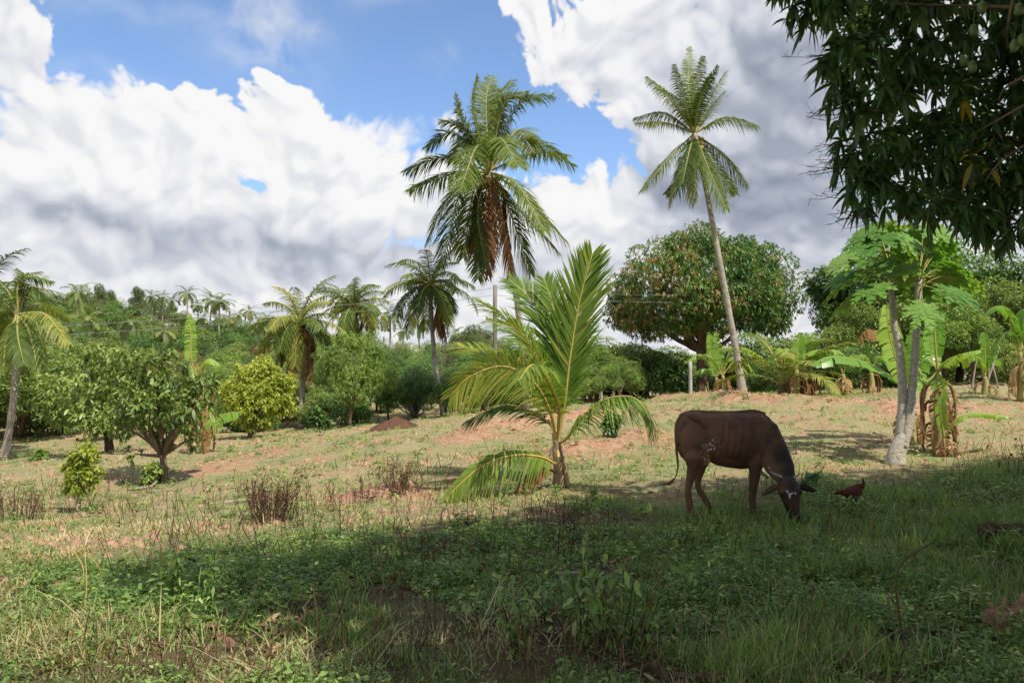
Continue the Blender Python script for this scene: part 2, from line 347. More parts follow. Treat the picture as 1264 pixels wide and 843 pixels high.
# ------------------------------------------------------------------ grass and ground cover
def in_shade(x, y):
    """rank growth where the big tree keeps the soil damp"""
    return sst(-.8, .8, (x*.5+8.6+1.3*(fbm(x*.6, y*.6, 21, 3)-.5)-y))*sst(-.9, .5, x+1.57+.86*(y-4.05)+.8*(fbm(x, y, 22, 3)-.5))
def scatter(rng, n, y0, y1, side=.82, pad=1.2):
    y = y0*(y1/y0)**rng.random(n); x = (rng.random(n)*2-1)*(side*y+pad); return x, y
def make_grass():
    rng = np.random.default_rng(3)
    # rank green grass under the tree
    x, y = scatter(rng, 520000, 2.0, 15)
    sh_ = in_shade(x, y); cl = fbm(x*1.6, y*1.6, 31, 4)
    right = sst(-1, 3, x)
    keep = rng.random(len(x)) < (sh_*.95+.05)*sst(.40, .60, cl+right*.06)*(.7+.3*right)*(.25+.75*sst(.36,.56,fbm(x*3.4,y*3.4,33,3)))
    x, y = x[keep], y[keep]; n = len(x); z = gz(x, y)
    h = (.05+.13*rng.random(n)**1.4)*(.5+.9*fbm(x*.9, y*.9, 41, 3))*(1+.6*sst(0, 4, x))*(1+.25*(rng.random(n) > .93))
    a = rng.random(n)*2*PI; lean = .15+.75*rng.random(n)
    d = np.stack([np.cos(a)*lean, np.sin(a)*lean, np.ones(n)], 1)
    s = np.linspace(0,1,3); pts = np.stack([x,y,z-.01],1)[:,None]+d[:,None]*(h[:,None]*s[None])[...,None]
    bend = (.5+.5*rng.random(n))*h*lean; pts[...,2] -= bend[:,None]*s[None]**2*.8
    pts[...,0] += (np.cos(a)*bend)[:,None]*s[None]**2*.6; pts[...,1] += (np.sin(a)*bend)[:,None]*s[None]**2*.6
    wv = np.stack([-np.sin(a+rng.normal(0,.6,n)), np.cos(a), np.zeros(n)],1)
    w = (.003+.003*rng.random(n)+.00045*y)
    r = np.clip(.38+.30*(fbm(x*.7,y*.7,51,3)-.5)+.16*rng.normal(size=n)+.3*(rng.random(n) > .96), 0, 1)
    MB().ribbons(pts, w[:,None]*np.array([1,.8,.1])[None], nrm(wv), r).build('grass', M['grass']); tag(bpy.data.objects['grass'], 'rank green grass under the shade of the big tree', 'grass', kind='stuff')
    # grazed dry sward in the sun
    x, y = scatter(rng, 760000, 2.2, 55, .82, 1.5)
    sh_ = in_shade(x, y); cl = fbm(x*.8, y*.8, 61, 5)
    keep = rng.random(len(x)) < (1-sh_*.8)*sst(.36, .56, cl)*(.35+.65*sst(.35, .6, fbm(x*3.3, y*3.3, 62, 3)))
    x, y = x[keep], y[keep]; n = len(x); z = gz(x, y)
    near = 1-sst(5, 9, y)
    h = (.02+.05*rng.random(n)**1.5)*(.6+1.1*sst(.45,.7,fbm(x*2.2+7,y*2.2,83,3)))*(.6+.8*fbm(x*.5, y*.5, 71, 3))*(1+1.0*near)*(1+1.2*(rng.random(n) > .97))*(1+.9*sst(22,40,y))
    a = rng.random(n)*2*PI; lean = .3+1.2*rng.random(n)
    d = np.stack([np.cos(a)*lean, np.sin(a)*lean, np.ones(n)], 1)
    pts = np.stack([x,y,z-.01],1)[:,None]+d[:,None]*(h[:,None]*s[None])[...,None]
    pts[...,2] -= (h*lean*.4)[:,None]*s[None]**2
    wv = np.stack([-np.sin(a), np.cos(a), np.zeros(n)],1)
    w = (.004+.004*rng.random(n)+.00075*y)
    r = np.clip(.42+.08*near+1.1*(fbm(x*.35+7,y*.35,81,4)-.5)+.8*(fbm(x*2.2+7,y*2.2,83,3)-.5)+.15*rng.normal(size=n), 0, 1)
    o = MB().ribbons(pts, w[:,None]*np.array([1,.8,.1])[None], nrm(wv), r).build('grass', M['grass_dry'])
    tag(o, 'short grazed dry grass over the sunlit pasture', 'grass', kind='stuff')
    # broad-leaved ground cover
    x, y = scatter(rng, 62000, 2.0, 34, .82, 1)
    sh_ = in_shade(x, y); cl = fbm(x*1.1+9, y*1.1, 91, 4)
    left = sst(0, -3, x)*(1-sst(5.5, 8, y))
    keep = rng.random(len(x)) < np.clip(sh_*.85+.20-left*.08, 0, 1)*sst(.40, .60, cl)
    x, y = x[keep], y[keep]; n = len(x); z = gz(x, y)
    k = 14; hh = (.03+.13*rng.random(n)**1.5)*(.6+.9*sst(.4,.65,fbm(x*2,y*2,95,3)))
    px = np.repeat(x, k); py = np.repeat(y, k); pz = np.repeat(z, k); t = rng.random(n*k)
    a = rng.random(n*k)*2*PI; rad = .012+.04*rng.random(n*k)
    pos = np.stack([px+np.cos(a)*rad, py+np.sin(a)*rad, pz+t*np.repeat(hh, k)],1)
    dirs = nrm(np.stack([np.cos(a), np.sin(a), .35*rng.normal(size=n*k)+.25],1))
    ln = (.014+.022*rng.random(n*k)+.012*(np.repeat(rng.random(n), k) > .8))*(1+.06*py)
    r = np.clip(np.repeat(.45+.22*rng.normal(size=n), k)+.12*rng.normal(size=n*k), 0, 1)
    mb = MB(); leaves(mb, pos, dirs, ln, ln*.5, rng, r, .3, 3, (.25,1,.1))
    st = np.stack([x,y,z],1); pts = np.stack([st, st+np.stack([np.zeros(n),np.zeros(n),hh],1)],1)
    mb.ribbons(pts, .003, nrm(np.stack([np.ones(n), np.zeros(n), np.zeros(n)],1)), .4)
    o = mb.build('ground_cover', M['weed']); tag(o, 'low broad-leaved weeds creeping through the grass', 'ground cover', kind='stuff')
    # litter
    x, y = scatter(rng, 42000, 2.0, 16, .82, 1)
    sh_ = in_shade(x, y); cl = fbm(x*1.2+31, y*1.2, 101, 4)
    keep = rng.random(len(x)) < (sh_*.9+.03)*sst(.45, .66, cl)
    x, y = x[keep], y[keep]; n = len(x); z = gz(x, y)+.012+.02*rng.random(n)
    a = rng.random(n)*2*PI; dirs = nrm(np.stack([np.cos(a), np.sin(a), .3*rng.normal(size=n)],1)); ln = .05+.09*rng.random(n)
    mb = MB(); leaves(mb, np.stack([x,y,z],1), dirs, ln, ln*.28, rng, rng.random(n), .1, 4, (.2,1,.8,.1))
    o = mb.build('leaf_litter', M['litter']); tag(o, 'brown fallen leaves strewn in the shaded grass', 'fallen leaves', kind='stuff')
    # clods and crumbs of earth
    x, y = scatter(rng, 30000, 4, 40, .82, 1); cl = fbm(x*.9+50, y*.9, 131, 4); _, so = gz(x, y, True)
    keep = rng.random(len(x)) < np.clip(sst(.48, .66, cl)+so*.8, 0, 1)*(1-in_shade(x, y))*sst(5, 8, y); x, y = x[keep], y[keep]; n = len(x); z = gz(x, y)
    sz = (.008+.03*rng.random(n)**3)*(1+.03*y)
    base = np.array([[-1,-1,-.4],[1,-1,-.4],[1,1,-.4],[-1,1,-.4],[-.5,-.55,.8],[.6,-.45,.7],[.45,.6,.75],[-.6,.5,.6]])
    v = base[None]*sz[:,None,None]*(.7+.6*rng.random((n,8,3))); a = rng.random(n)*6.28; ca, sa = np.cos(a)[:,None], np.sin(a)[:,None]
    vx = v[...,0]*ca-v[...,1]*sa+x[:,None]; vy = v[...,0]*sa+v[...,1]*ca+y[:,None]; vz = v[...,2]+z[:,None]
    fc = np.array([[4,5,6,7],[0,1,5,4],[1,2,6,5],[2,3,7,6],[3,0,4,7]]); f = (np.arange(n)[:,None,None]*8+fc[None]).reshape(-1,4)
    o = MB().add(np.stack([vx,vy,vz],-1).reshape(-1,3), f, .5).build('soil_clods', M['clod']); tag(o, 'small clods of reddish earth scattered over the pasture', 'clods', kind='stuff')
    # dead stalks sticking out of the sward
    x, y = scatter(rng, 9000, 2.6, 15, .82, 1)
    cl = fbm(x*.7+3, y*.7, 111, 4); keep = rng.random(len(x)) < sst(.46, .64, cl)*.75
    x, y = x[keep], y[keep]; n = len(x); z = gz(x, y)
    h = .08+.30*rng.random(n)**1.6; a = rng.random(n)*2*PI; l = .1+.6*rng.random(n)
    s4 = np.linspace(0,1,4); d = np.stack([np.cos(a)*l, np.sin(a)*l, np.ones(n)],1)
    pts = np.stack([x,y,z],1)[:,None]+d[:,None]*(h[:,None]*s4[None])[...,None]
    pts += rng.normal(0,.008,pts.shape)*s4[None,:,None]
    mb = MB().ribbons(pts, (.0025+.0004*y)[:,None]*np.ones(4)[None], nrm(np.stack([np.ones(n), np.zeros(n)+.1, np.zeros(n)],1)), rng.random(n))
    o = mb.build('dry_stalks', M['straw'] if False else M['litter']); tag(o, 'thin dead weed stalks standing in the grass', 'dry stalks', kind='stuff')
make_grass()
# ------------------------------------------------------------------ palms
def frond(mr, ml, pts, rng, nl=50, lmax=.8, w=.035, hang=.5, vee=.25, fwd=.55, rr=.03, pet=.16, base_r=.5, k=4, up=None, tipr=.004, perp=False):
    c = cat(pts, 34); seg = np.linalg.norm(np.diff(c, axis=0), axis=1); L = np.concatenate([[0], np.cumsum(seg)]); L /= L[-1]
    t = nrm(np.gradient(c, axis=0))
    out = c[-1]-c[0]; out = out*np.array([1,1,0]); out = out/(np.linalg.norm(out)+1e-6)
    n = (np.array([0,0,1.0])-.35*out) if up is None else np.asarray(up, float)
    N = []
    for i in range(len(c)):
        n = n-(n@t[i])*t[i]; n = n/(np.linalg.norm(n)+1e-9); N.append(n)
    N = np.array(N)
    mr.tube(c, rr*(1-L)+tipr, 6, base_r)
    s = np.linspace(pet, .995, nl); s = np.clip(s+rng.normal(0, .2/nl, nl), pet, .999)
    def itp(a): return np.stack([np.interp(s, L, a[:,i]) for i in range(3)], 1)
    B = itp(c); T = nrm(itp(t)); Nn = nrm(itp(N)); S = nrm(np.cross(T, Nn))
    u = (s-pet)/(1-pet); ln = lmax*np.clip(np.sin(PI*(.14+.80*u)), .05, 1)**.75
    ks = np.linspace(0,1,k)
    for sg in (-1, 1):
        l = ln*(.85+.25*rng.random(nl))
        d = nrm(S*sg+T*(fwd+.5*u[:,None])+Nn*vee+rng.normal(0,.12,(nl,3)))
        p = B[:,None]+d[:,None]*(l[:,None]*ks[None])[...,None]
        p[...,2] -= (hang*l*(.7+.6*rng.random(nl)))[:,None]*ks[None]**2
        wd = nrm(T-(T*d).sum(1)[:,None]*d)
        prof = np.array([.5,1,.75,.06]) if k == 4 else np.array([.6,1,.06])
        ml.ribbons(p, w*prof[None]*(.8+.4*rng.random(nl))[:,None], wd, np.clip(base_r+.14*rng.normal(size=nl)+.12*u, 0, 1))
def palm_trunk(path, r0, r1, thingo, mat, flare=1.5, n=40):
    c = cat(path, n); s = np.linspace(0,1,n)
    rng = np.random.default_rng(int(abs(c[0][0])*100)+5)
    rad = r0+(r1-r0)*s**.8+(r0*(flare-1))*np.exp(-s*18)
    rad *= 1+.05*rng.normal(size=n)*.6
    return MB().tube(c, rad, 14, .5, .08, rng).build('trunk', mat, thingo, True)
def auto_fronds(C, n, L, rng, emax=84, emin=-42, wind=(0,0)):
    out = []
    for i in range(n):
        f = (i+.5)/n; az = i*2.399963+rng.normal()*.25
        e0 = R(emax-(emax-emin)*f**.85+rng.normal()*6)
        h = np.array([math.cos(az)+wind[0], math.sin(az)+wind[1], 0]); h /= max(np.linalg.norm(h), .3)
        LL = L*(.85+.25*rng.random())*(1-.12*(f > .8)); p = C.copy(); pts = [p.copy()]; droop = R(48+38*rng.random())
        for q in range(1, 6):
            e = e0-droop*(q/5)**1.4; e = max(e, R(-86))
            p = p+(h*math.cos(e)+np.array([0,0,1])*math.sin(e))*LL/5; pts.append(p.copy())
        out.append(pts)
    return out
def px_fronds(C, Y, specs, rng, spread=1.6):
    out = []
    for sp in specs:
        dy = sp[2] if len(sp) > 2 else rng.normal()*spread*.6
        (mx_, my_), (tx, ty) = sp[0], sp[1]
        out.append([C, P(mx_, my_, Y+dy*.55), P(tx, ty, Y+dy)])
    return out
def coconuts(t, C, rng, n, r, spread=.35, label=None):
    for i in range(n):
        a = rng.random()*2*PI; c = C+np.array([math.cos(a)*spread*(.5+.5*rng.random()), math.sin(a)*spread*(.5+.5*rng.random()), -.1-.45*rng.random()])
        MB().blob(c, r*.8, r*.8, r*1.0, 10, 8, rng.random()).build('coconut', M['coconut'], t, True)
def shag(t, C, rng, n, L, lean, mat):
    for i in range(n):
        a = rng.random()*2*PI; d = np.array([math.cos(a)*.35, math.sin(a)*.35, -1])+lean
        p0 = C+np.array([math.cos(a)*.18, math.sin(a)*.18, -.25]); l = L*(.6+.5*rng.random())
        mr, ml = MB(), MB()
        frond(mr, ml, [p0, p0+np.array([math.cos(a)*.30, math.sin(a)*.30, -.25*l]), p0+d*l*.55+np.array([0,0,-.1*l]), p0+d*np.array([.75,.75,1])*l], rng, 30, .45, .045, 1.2, -.3, 1.2, .03, .2, .5)
        fo = mr.build('dead_frond', M['rachis_dry'], t); ml.build('leaflets', M['palm_dry'], fo)
def hero_palm(name, label, path, r0, r1, fl, rng, nl=48, lmax=.75, w=.05, hang=.55, nuts=8, trunkmat=None, dry=0, dryL=3, group=None, lean=(0,0,0)):
    t = thing(name, label, 'palm', path[0], group)
    palm_trunk(path, r0, r1, t, trunkmat or M['trunk_palm'])
    for pts in fl:
        mr, ml = MB(), MB(); b = np.clip(.42+.2*rng.normal(), .12, .9)
        tz = (pts[-1][2]-pts[0][2])
        frond(mr, ml, pts, rng, nl, lmax, w, hang*(.8+.4*rng.random()), .22, .5, .035, .13, b)
        fo = mr.build('frond', M['rachis'], t); ml.build('leaflets', M['palm'], fo)
    if nuts: coconuts(t, path[-1], rng, nuts, .11)
    if dry: shag(t, path[-1], rng, dry, dryL, np.array(lean), M['palm_dry'])
    return t
rng = np.random.default_rng(11)
# the tall palm in the middle
Y = 25.0; C = P(604, 212, Y)
path = [on_ground(652, Y), P(645,430,Y), P(638,370,Y), P(629,318,Y), P(615,258,Y), C]
sp = [((583,135),(588,92)),((600,130),(606,95)),((612,135),(632,100)),((622,130),(650,115)),((640,130),(682,118)),((570,150),(562,118)),
      ((560,165),(527,182)),((572,160),(545,150)),((548,195),(500,212)),((560,215),(505,235),1.5),((572,225),(545,330)),((585,235),(572,318)),((556,240),(528,300)),
      ((650,172),(708,205)),((655,190),(700,192),2),((645,240),(700,300)),((628,245),(688,312)),((638,228),(672,285),-1.5),((625,250),(655,338)),((590,260),(600,330),-1.2),
      ((580,170),(560,200),3),((640,160),(660,190),3),((604,250),(590,345),2.5),((615,170),(640,205),-2.5),((590,180),(568,235),-2.5),((606,120),(590,100),2.5)]
hero_palm('coconut_palm', 'tall coconut palm with a skirt of dead brown fronds behind the young palm', path, .115, .085, px_fronds(C, Y, sp, rng, 1.1), rng, 88, .85, .042, .5, 12, dry=7, dryL=3.0, lean=(.0,0,0))
# the tall palm on the right
Y = 28.0; C = P(857, 165, Y)
path = [on_ground(917, Y), P(908,430,Y), P(897,370,Y), P(884,300,Y), P(870,225,Y), C]
sp = [((850,115),(851,58)),((842,118),(832,80)),((858,115),(868,70)),((866,120),(886,82)),((825,120),(798,95)),((834,122),(808,108),2),((876,128),(897,88)),((880,135),(896,112),2),
      ((820,140),(783,146)),((822,152),(784,152),1.5),((895,146),(936,156)),((826,195),(792,236)),((838,210),(828,254)),((848,215),(822,240),2),((857,215),(858,250),-1),
      ((892,192),(922,230)),((882,205),(908,240),2),((876,212),(896,258)),((850,190),(842,228),-1.5),((855,120),(845,75),2),((862,130),(878,92),-1.5)]
hero_palm('coconut_palm', 'tallest coconut palm, leaning left with a smooth grey trunk before the round mango tree', path, .125, .085, px_fronds(C, Y, sp, rng, 1.1), rng, 90, .56, .030, .7, 9)
# three palms left of the middle
for (bx, cx, cy, Y, L, n, nuts, lab, seed, pth) in [
    (372, 370, 398, 29, 2.05, 26, 14, 'coconut palm with a cluster of orange coconuts behind the small yellow-green tree', 4, [(374,440)]),
    (437, 436, 378, 36, 2.0, 24, 6, 'coconut palm with a thin pale trunk just behind the feathery green tree', 8, [(437,430)]),
    (548, 531, 352, 30, 2.15, 25, 6, 'coconut palm with a curved grey trunk standing left of the tall middle palm', 15, [(538,455),(533,400)])]:
    rg = np.random.default_rng(seed); C = P(cx, cy, Y)
    path = [on_ground(bx, Y)]+[P(a, b, Y) for a, b in pth]+[C]
    hero_palm('coconut_palm', lab, path, .10, .075, auto_fronds(C, n, L, rg), rg, 60, .48, .032, .7, nuts, dry=4, dryL=1.7)
# wind-combed palm on the left edge
rg = np.random.default_rng(23); Y = 22.0; C = P(22, 388, Y)
path = [on_ground(8, Y), P(16,500,Y), P(21,430,Y), C]
fl = px_fronds(C, Y, [((30,345),(66,348)),((38,355),(68,372)),((24,345),(50,335)),((55,388),(86,425)),((45,400),(58,455)),((22,415),(30,450)),((5,410),(-4,448)),((0,370),(-30,350)),((8,385),(-30,395)),
      ((30,350),(20,332)),((10,360),(-10,340)),((50,375),(84,392),2),((36,410),(48,462),-1),((8,420),(4,460),-1),((36,365),(58,340),2)], rg, 1.2)
hero_palm('coconut_palm', 'coconut palm at the left edge with fronds combed over by the wind', path, .10, .075, fl, rg, 60, .42, .03, .8, 3)
rg = np.random.default_rng(29); C = P(-28, 378, 25)
hero_palm('coconut_palm', 'coconut palm half cut off by the left edge of the view, behind the wind-combed one', [on_ground(-30, 25), C], .15, .1, auto_fronds(C, 18, 2.6, rg), rg, 40, .6, .05, .7, 0)
# the young palm in the pasture
rg = np.random.default_rng(31); Y = 10.85; b0 = on_ground(691, Y)
yt = thing('young_coconut_palm', 'young stemless coconut palm with wide yellow-ribbed fronds in the middle of the pasture', 'palm', b0)
mb = MB(); mb.tube(cat([b0+[0,0,-.03], P(690,582,Y), P(688,560,Y), P(686,530,Y)], 16), np.linspace(.095,.05,16), 12, .5, .15, rg); mb.build('trunk', M['trunk_young'], yt, True)
for dx, dyy in ((-.05,-.02),(.06,-.05),(.02,.06)):
    mb = MB(); mb.tube(cat([b0+[dx*1.9,dyy*1.5,-.02], b0+[dx*1.1,dyy,.22], P(688,550,Y)+[dx*.5,dyy*.5,0]], 10), np.linspace(.03,.018,10), 8, .5, .2, rg); mb.build('leaf_base', M['trunk_young'], yt, True)
YS = P(688, 548, Y)
yf = [([P(697,500,10.8),P(704,440,10.75),P(716,370,10.7),P(731,314,10.7)], .78,.042,.06,.25,1.55,.55,(-.2,-1,0)),
      ([P(690,480,11),P(680,420,11.1),P(655,370,11.2),P(628,345,11.3)], .62,.036,.2,.2,1.1,.35,None),
      ([P(680,500,10.8),P(662,440,10.7),P(630,398,10.6),P(588,370,10.5)], .62,.036,.28,.15,1.3,.62,None),
      ([P(676,500,10.6),P(655,468,10.4),P(620,452,10.1),P(580,465,9.9),P(556,488,9.8)], .56,.030,.35,.1,.75,.80,(.1,-.9,.4)),
      ([P(680,510,11.1),P(655,480,11.4),P(610,440,11.8),P(562,425,12.1)], .58,.032,.2,.2,.8,.6,None),
      ([P(680,525,11.0),P(655,508,11.2),P(620,500,11.3),P(575,520,11.4)], .40,.034,.45,.05,.8,.12,None),
      ([P(700,540,10.7),P(722,512,10.5),P(750,492,10.3),P(785,492,10.1),P(806,524,10.0)], .52,.034,.95,.1,.7,.5,None),
      ([P(688,572,10.7),P(668,564,10.4),P(635,562,10.1),P(595,575,9.9),P(552,612,9.8)], .40,.034,.7,.0,1.1,.60,None),
      ([P(692,490,10.9),P(690,430,11),P(683,380,11.1),P(672,345,11.2)], .62,.036,.12,.25,1.2,.4,None),
      ([P(696,510,11),P(712,460,11.6),P(722,420,12.2),P(728,390,12.8)], .58,.034,.4,.2,.8,.3,None),
      ([P(690,505,10.6),P(676,470,10.1),P(658,450,9.6),P(640,470,9.2)], .48,.030,.6,.1,.8,.55,None),
      ([P(690,500,11.1),P(668,455,11.6),P(640,410,12.1),P(600,395,12.6)], .58,.034,.3,.2,.9,.45,None)]
for pts, lm, w, hang, vee, fwd, b, up in yf:
    mr, ml = MB(), MB(); frond(mr, ml, [YS]+pts, rg, 80, lm, w*(.62+.25*rg.random()), hang, vee, fwd, .020, .2, b, 4, up)
    fo = mr.build('frond', M['rachis_y'], yt, True); ml.build('leaflets', M['palm_y'], fo)
mr, ml = MB(), MB(); frond(mr, ml, [P(690,585,Y), P(672,578,10.6), P(655,586,10.4), P(641,606,10.2)], rg, 40, .25, .04, .6, 0, .9, .018, .3, .5)
fo = mr.build('dead_frond', M['rachis_dry'], yt, True); ml.build('leaflets', M['palm_dry'], fo)
# younger palms further back on the right
def bushy_palm(px, Y, hpx, n, lab, seed, lmax=.5, mat='palm'):
    rg = np.random.default_rng(seed); b = on_ground(px, Y); C = b+[0,0,.35]; L = hpx*Y/F
    t = thing('young_coconut_palm', lab, 'palm', b)
    MB().tube([b+[0,0,-.05], C], [.16,.1], 10, .5).build('trunk', M['trunk_palm_dark'], t)
    for pts in auto_fronds(C, n, L*1.05, rg, 88, 25):
        mr, ml = MB(), MB(); frond(mr, ml, pts, rg, 44, lmax, .045, .35, .2, .6, .028, .2, .62)
        fo = mr.build('frond', M['rachis'], t); ml.build('leaflets', M[mat], fo)
bushy_palm(965, 24.5, 98, 11, 'young coconut palm with upright fronds beside the dead banana stems', 41)
bushy_palm(600, 33, 60, 9, 'young coconut palm with drooping fronds low in the bushes behind the pasture', 43, .6)
# far palms: three prototypes, copied
def far_palm(seed, H, L, n, lab):
    rg = np.random.default_rng(seed); t = thing('coconut_palm', lab, 'palm', (0,0,0), 'far coconut palms on the skyline')
    C = np.array([rg.normal()*.35, 0, H]); 
    MB().tube(cat([(0,0,-.3),(rg.normal()*.25,0,H*.5),C], 12), np.linspace(.17,.1,12), 7, .5).build('trunk', M['trunk_palm'], t)
    mr, ml = MB(), MB()
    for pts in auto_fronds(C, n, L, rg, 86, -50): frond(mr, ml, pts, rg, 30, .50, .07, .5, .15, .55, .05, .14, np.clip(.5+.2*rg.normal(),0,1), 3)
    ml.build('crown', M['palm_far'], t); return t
FP = []
def put_far(pl, lab):
    for i, (px, cy, Y) in enumerate(pl):
        k = i % 3; base = on_ground(px, Y); h = P(px, cy, Y)[2]-base[2]
        if len(FP) < 3: FP.append(far_palm(61+len(FP), (9, 11, 8)[len(FP)], 2.6, 20, lab)); o = FP[-1]; k = len(FP)-1; o.location = tuple(base)
        else: o = dup(FP[k], base, random.Random(i*7+px).random()*6.28, label=lab)
        H = (9, 11, 8)[k]; s = h/H; q = min(max(s, .62), 1.25)*(.85+.3*random.Random(px).random()); o.scale = (q, q, s)
put_far([(97,362,70),(75,395,48),(105,392,60),(187,366,95),(198,366,97),(210,370,100),(229,362,100),(243,376,98),(262,370,95),(272,372,92),(252,392,85),(293,388,105),(306,384,100),(283,395,90),(320,400,80),(330,392,100)],
        'small coconut palm standing far off along the wooded ridge')
put_far([(480,388,85),(495,408,100),(513,398,90),(560,412,85),(417,365,60),(455,385,80),(722,428,42),(738,425,90)],
        'small coconut palm far off beyond the middle of the pasture')
put_far([(160,395,50),(140,455,38),(205,408,60),(60,400,45),(345,420,60),(1010,350,55)], 'coconut palm rising among the trees of the slope')
# ------------------------------------------------------------------ broadleaf trees
def crown_pts(rng, clumps, n, inner=.55):
    c = np.array([q[:3] for q in clumps]); r = np.array([q[3] for q in clumps]); sq = np.array([q[4] if len(q) > 4 else .8 for q in clumps])
    p = r**2/np.sum(r**2); i = rng.choice(len(clumps), n, p=p); d = rdir(rng, n)
    rad = r[i]*(inner+(1-inner)*rng.random(n)**.6)
    v = d*rad[:,None]; v[:,2] *= sq[i]; return c[i]+v, d, i
def make_clumps(rng, shape, n, h0, h1, rx, r0):
    """clump spheres laid over an egg-shaped crown"""
    out = []
    zc = (h0+h1)/2; rz = (h1-h0)/2
    for k in range(n):
        d = rdir(rng, 1)[0]; s = .55+.35*rng.random()
        c = np.array([d[0]*rx*s, d[1]*rx*s, zc+d[2]*rz*s]); 
        if shape == 'flat': c[2] = zc+rz*.6*d[2]
        out.append((*c, r0*(.7+.6*rng.random())))
    return out
def tree_proto(name, label, catg, seed, mat, bark, H=5, h0=.25, rx=.42, ncl=16, r0=.15, n=9000, leaf=.028, asp=.5, droop=.3, group=None, tr=.022, up=0, flat=''):
    rg = np.random.default_rng(seed); t = thing(name, label, catg, (0,0,0), group)
    cl = make_clumps(rg, flat, ncl, h0*H, H*.97, rx*H, r0*H)
    mb = MB()
    for k, q in enumerate(cl[:7]):
        c = np.array(q[:3]); mb.tube(cat([(0,0,h0*H*.6), (c[0]*.35, c[1]*.35, (h0*H+c[2])/2), c], 7), np.linspace(tr*H*.6, .006*H, 7), 6, .5)
    mb.tube(cat([(0,0,-.3), (.02*H*rg.normal(),0,h0*H*.5), (0,0,h0*H*.9), (0,0,H*.6)], 10), np.linspace(tr*H*1.2, tr*H*.4, 10), 8, .5)
    mb.build('trunk', bark, t)
    pos, d, i = crown_pts(rg, cl, n); dirs = nrm(d*.8+rdir(rg, n)*.8+np.array([0,0,up]))
    ln = leaf*H*(.7+.6*rg.random(n)); cr = rg.normal(size=len(cl))*.13
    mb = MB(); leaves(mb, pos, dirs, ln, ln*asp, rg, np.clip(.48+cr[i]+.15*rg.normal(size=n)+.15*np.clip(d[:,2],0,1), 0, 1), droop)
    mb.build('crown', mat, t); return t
G = 'trees and bushes beyond the pasture'
PR = []
def proto(kind, *a, **k):
    o = tree_proto(*a, **k); o.location = (0, -400, -50); PR.append((kind, o)); return o
pk = {}
pk['dark'] = proto('dark', 'broadleaf_tree', 'dense dark green tree among the trees beyond the pasture', 'tree', 101, M['leaf_b'], M['bark_dark'], ncl=20, n=13000, group=G)
pk['mid'] = proto('mid', 'broadleaf_tree', 'mid green rounded tree among the trees beyond the pasture', 'tree', 102, M['leaf_a'], M['bark'], ncl=18, n=12000, group=G)
pk['bright'] = proto('bright', 'broadleaf_tree', 'bright green leafy tree among the trees beyond the pasture', 'tree', 103, M['leaf_e'], M['bark'], h0=.3, ncl=14, n=9000, group=G)
pk['grey'] = proto('grey', 'broadleaf_tree', 'grey green thin-leaved tree among the trees beyond the pasture', 'tree', 104, M['leaf_d'], M['bark_pale'], ncl=16, n=9000, leaf=.02, group=G)
pk['olive'] = proto('olive', 'broadleaf_tree', 'olive brown tree among the trees beyond the pasture', 'tree', 105, M['leaf_brown'], M['bark'], ncl=16, n=10000, leaf=.022, group=G)
pk['bush'] = proto('bush', 'bush', 'low green bush at the foot of the trees beyond the pasture', 'bush', 106, M['leaf_a'], M['bark'], H=3, h0=.0, rx=.6, ncl=20, r0=.2, n=9000, leaf=.045, group=G)
pk['bushd'] = proto('bushd', 'bush', 'low dark bush at the foot of the trees beyond the pasture', 'bush', 107, M['leaf_b'], M['bark'], H=3, h0=.0, rx=.6, ncl=20, r0=.2, n=9000, leaf=.045, group=G)
pk['feather'] = proto('feather', 'casuarina_tree', 'thin feathery grey tree rising above the wooded ridge', 'tree', 108, M['leaf_d'], M['bark_pale'], H=7, h0=.15, rx=.2, ncl=26, r0=.07, n=6000, leaf=.045, asp=.12, up=.9, droop=-.1, group='feathery trees on the ridge')
used = set()
def put(kind, px, Y, top, wid=1.0, jit=0, label=None, group=None):
    base = on_ground(px, Y); h = P(px, top, Y)[2]-base[2]
    o0 = pk[kind]; H = {'bush':3,'bushd':3,'feather':7}.get(kind, 5); s = h/H; q = s*wid
    rz = random.Random(int(px*13+Y*7)).random()*6.28
    if kind in used: o = dup(o0, base, rz, (q,q,s))
    else: used.add(kind); o = o0; o.location = tuple(base); o.rotation_euler = (0,0,rz); o.scale = (q,q,s)
    if label: o['label'] = label
    if group: o['group'] = group
    return o
PXs = [-60,0,60,100,150,200,250,300,360,400,450,520,600,700,760,800]
FAR = [355,352,354,352,362,368,384,392,398,402,408,418,412,424,430,430]
NEAR = [430,430,445,455,470,478,480,482,480,478,470,462,465,452,445,445]
rr = random.Random(5)
for li, Y in enumerate([29, 33, 38.5, 46, 55, 66, 80, 97, 116]):
    t = li/8; px = -70.0
    while px < 800:
        tn = np.interp(px, PXs, NEAR); tf = np.interp(px, PXs, FAR); top = tn+(tf-tn)*t**.8+rr.gauss(0, 5)
        if li >= 5: top = max(top, tf+rr.uniform(0, 8))
        base = on_ground(px, Y); h = max(P(px, top, Y)[2]-base[2], 1.2)
        py_base = top+h*F/Y; top2 = py_base-h*F/Y
        if px > 560 and li < 2: kind = rr.choice(['bright','bush','mid','bush'])
        elif li < 2: kind = rr.choice(['bush','bushd','mid','bush','bright','grey'])
        else: kind = rr.choice(['dark','mid','bright','grey','olive','mid','dark'])
        if 470 < px < 560 and li in (0,1): kind = rr.choice(['bushd','dark'])
        wid = rr.uniform(.95, 1.35)
        skip = (830 < px) 
        if not skip: put(kind, px, Y+rr.uniform(-1.5,1.5)*(1+li*.3), top, wid)
        wpx = h*F/Y*(.9 if 'bush' not in kind else 1.2)*wid
        px += max(wpx*.62, 20)+rr.uniform(0, 10)
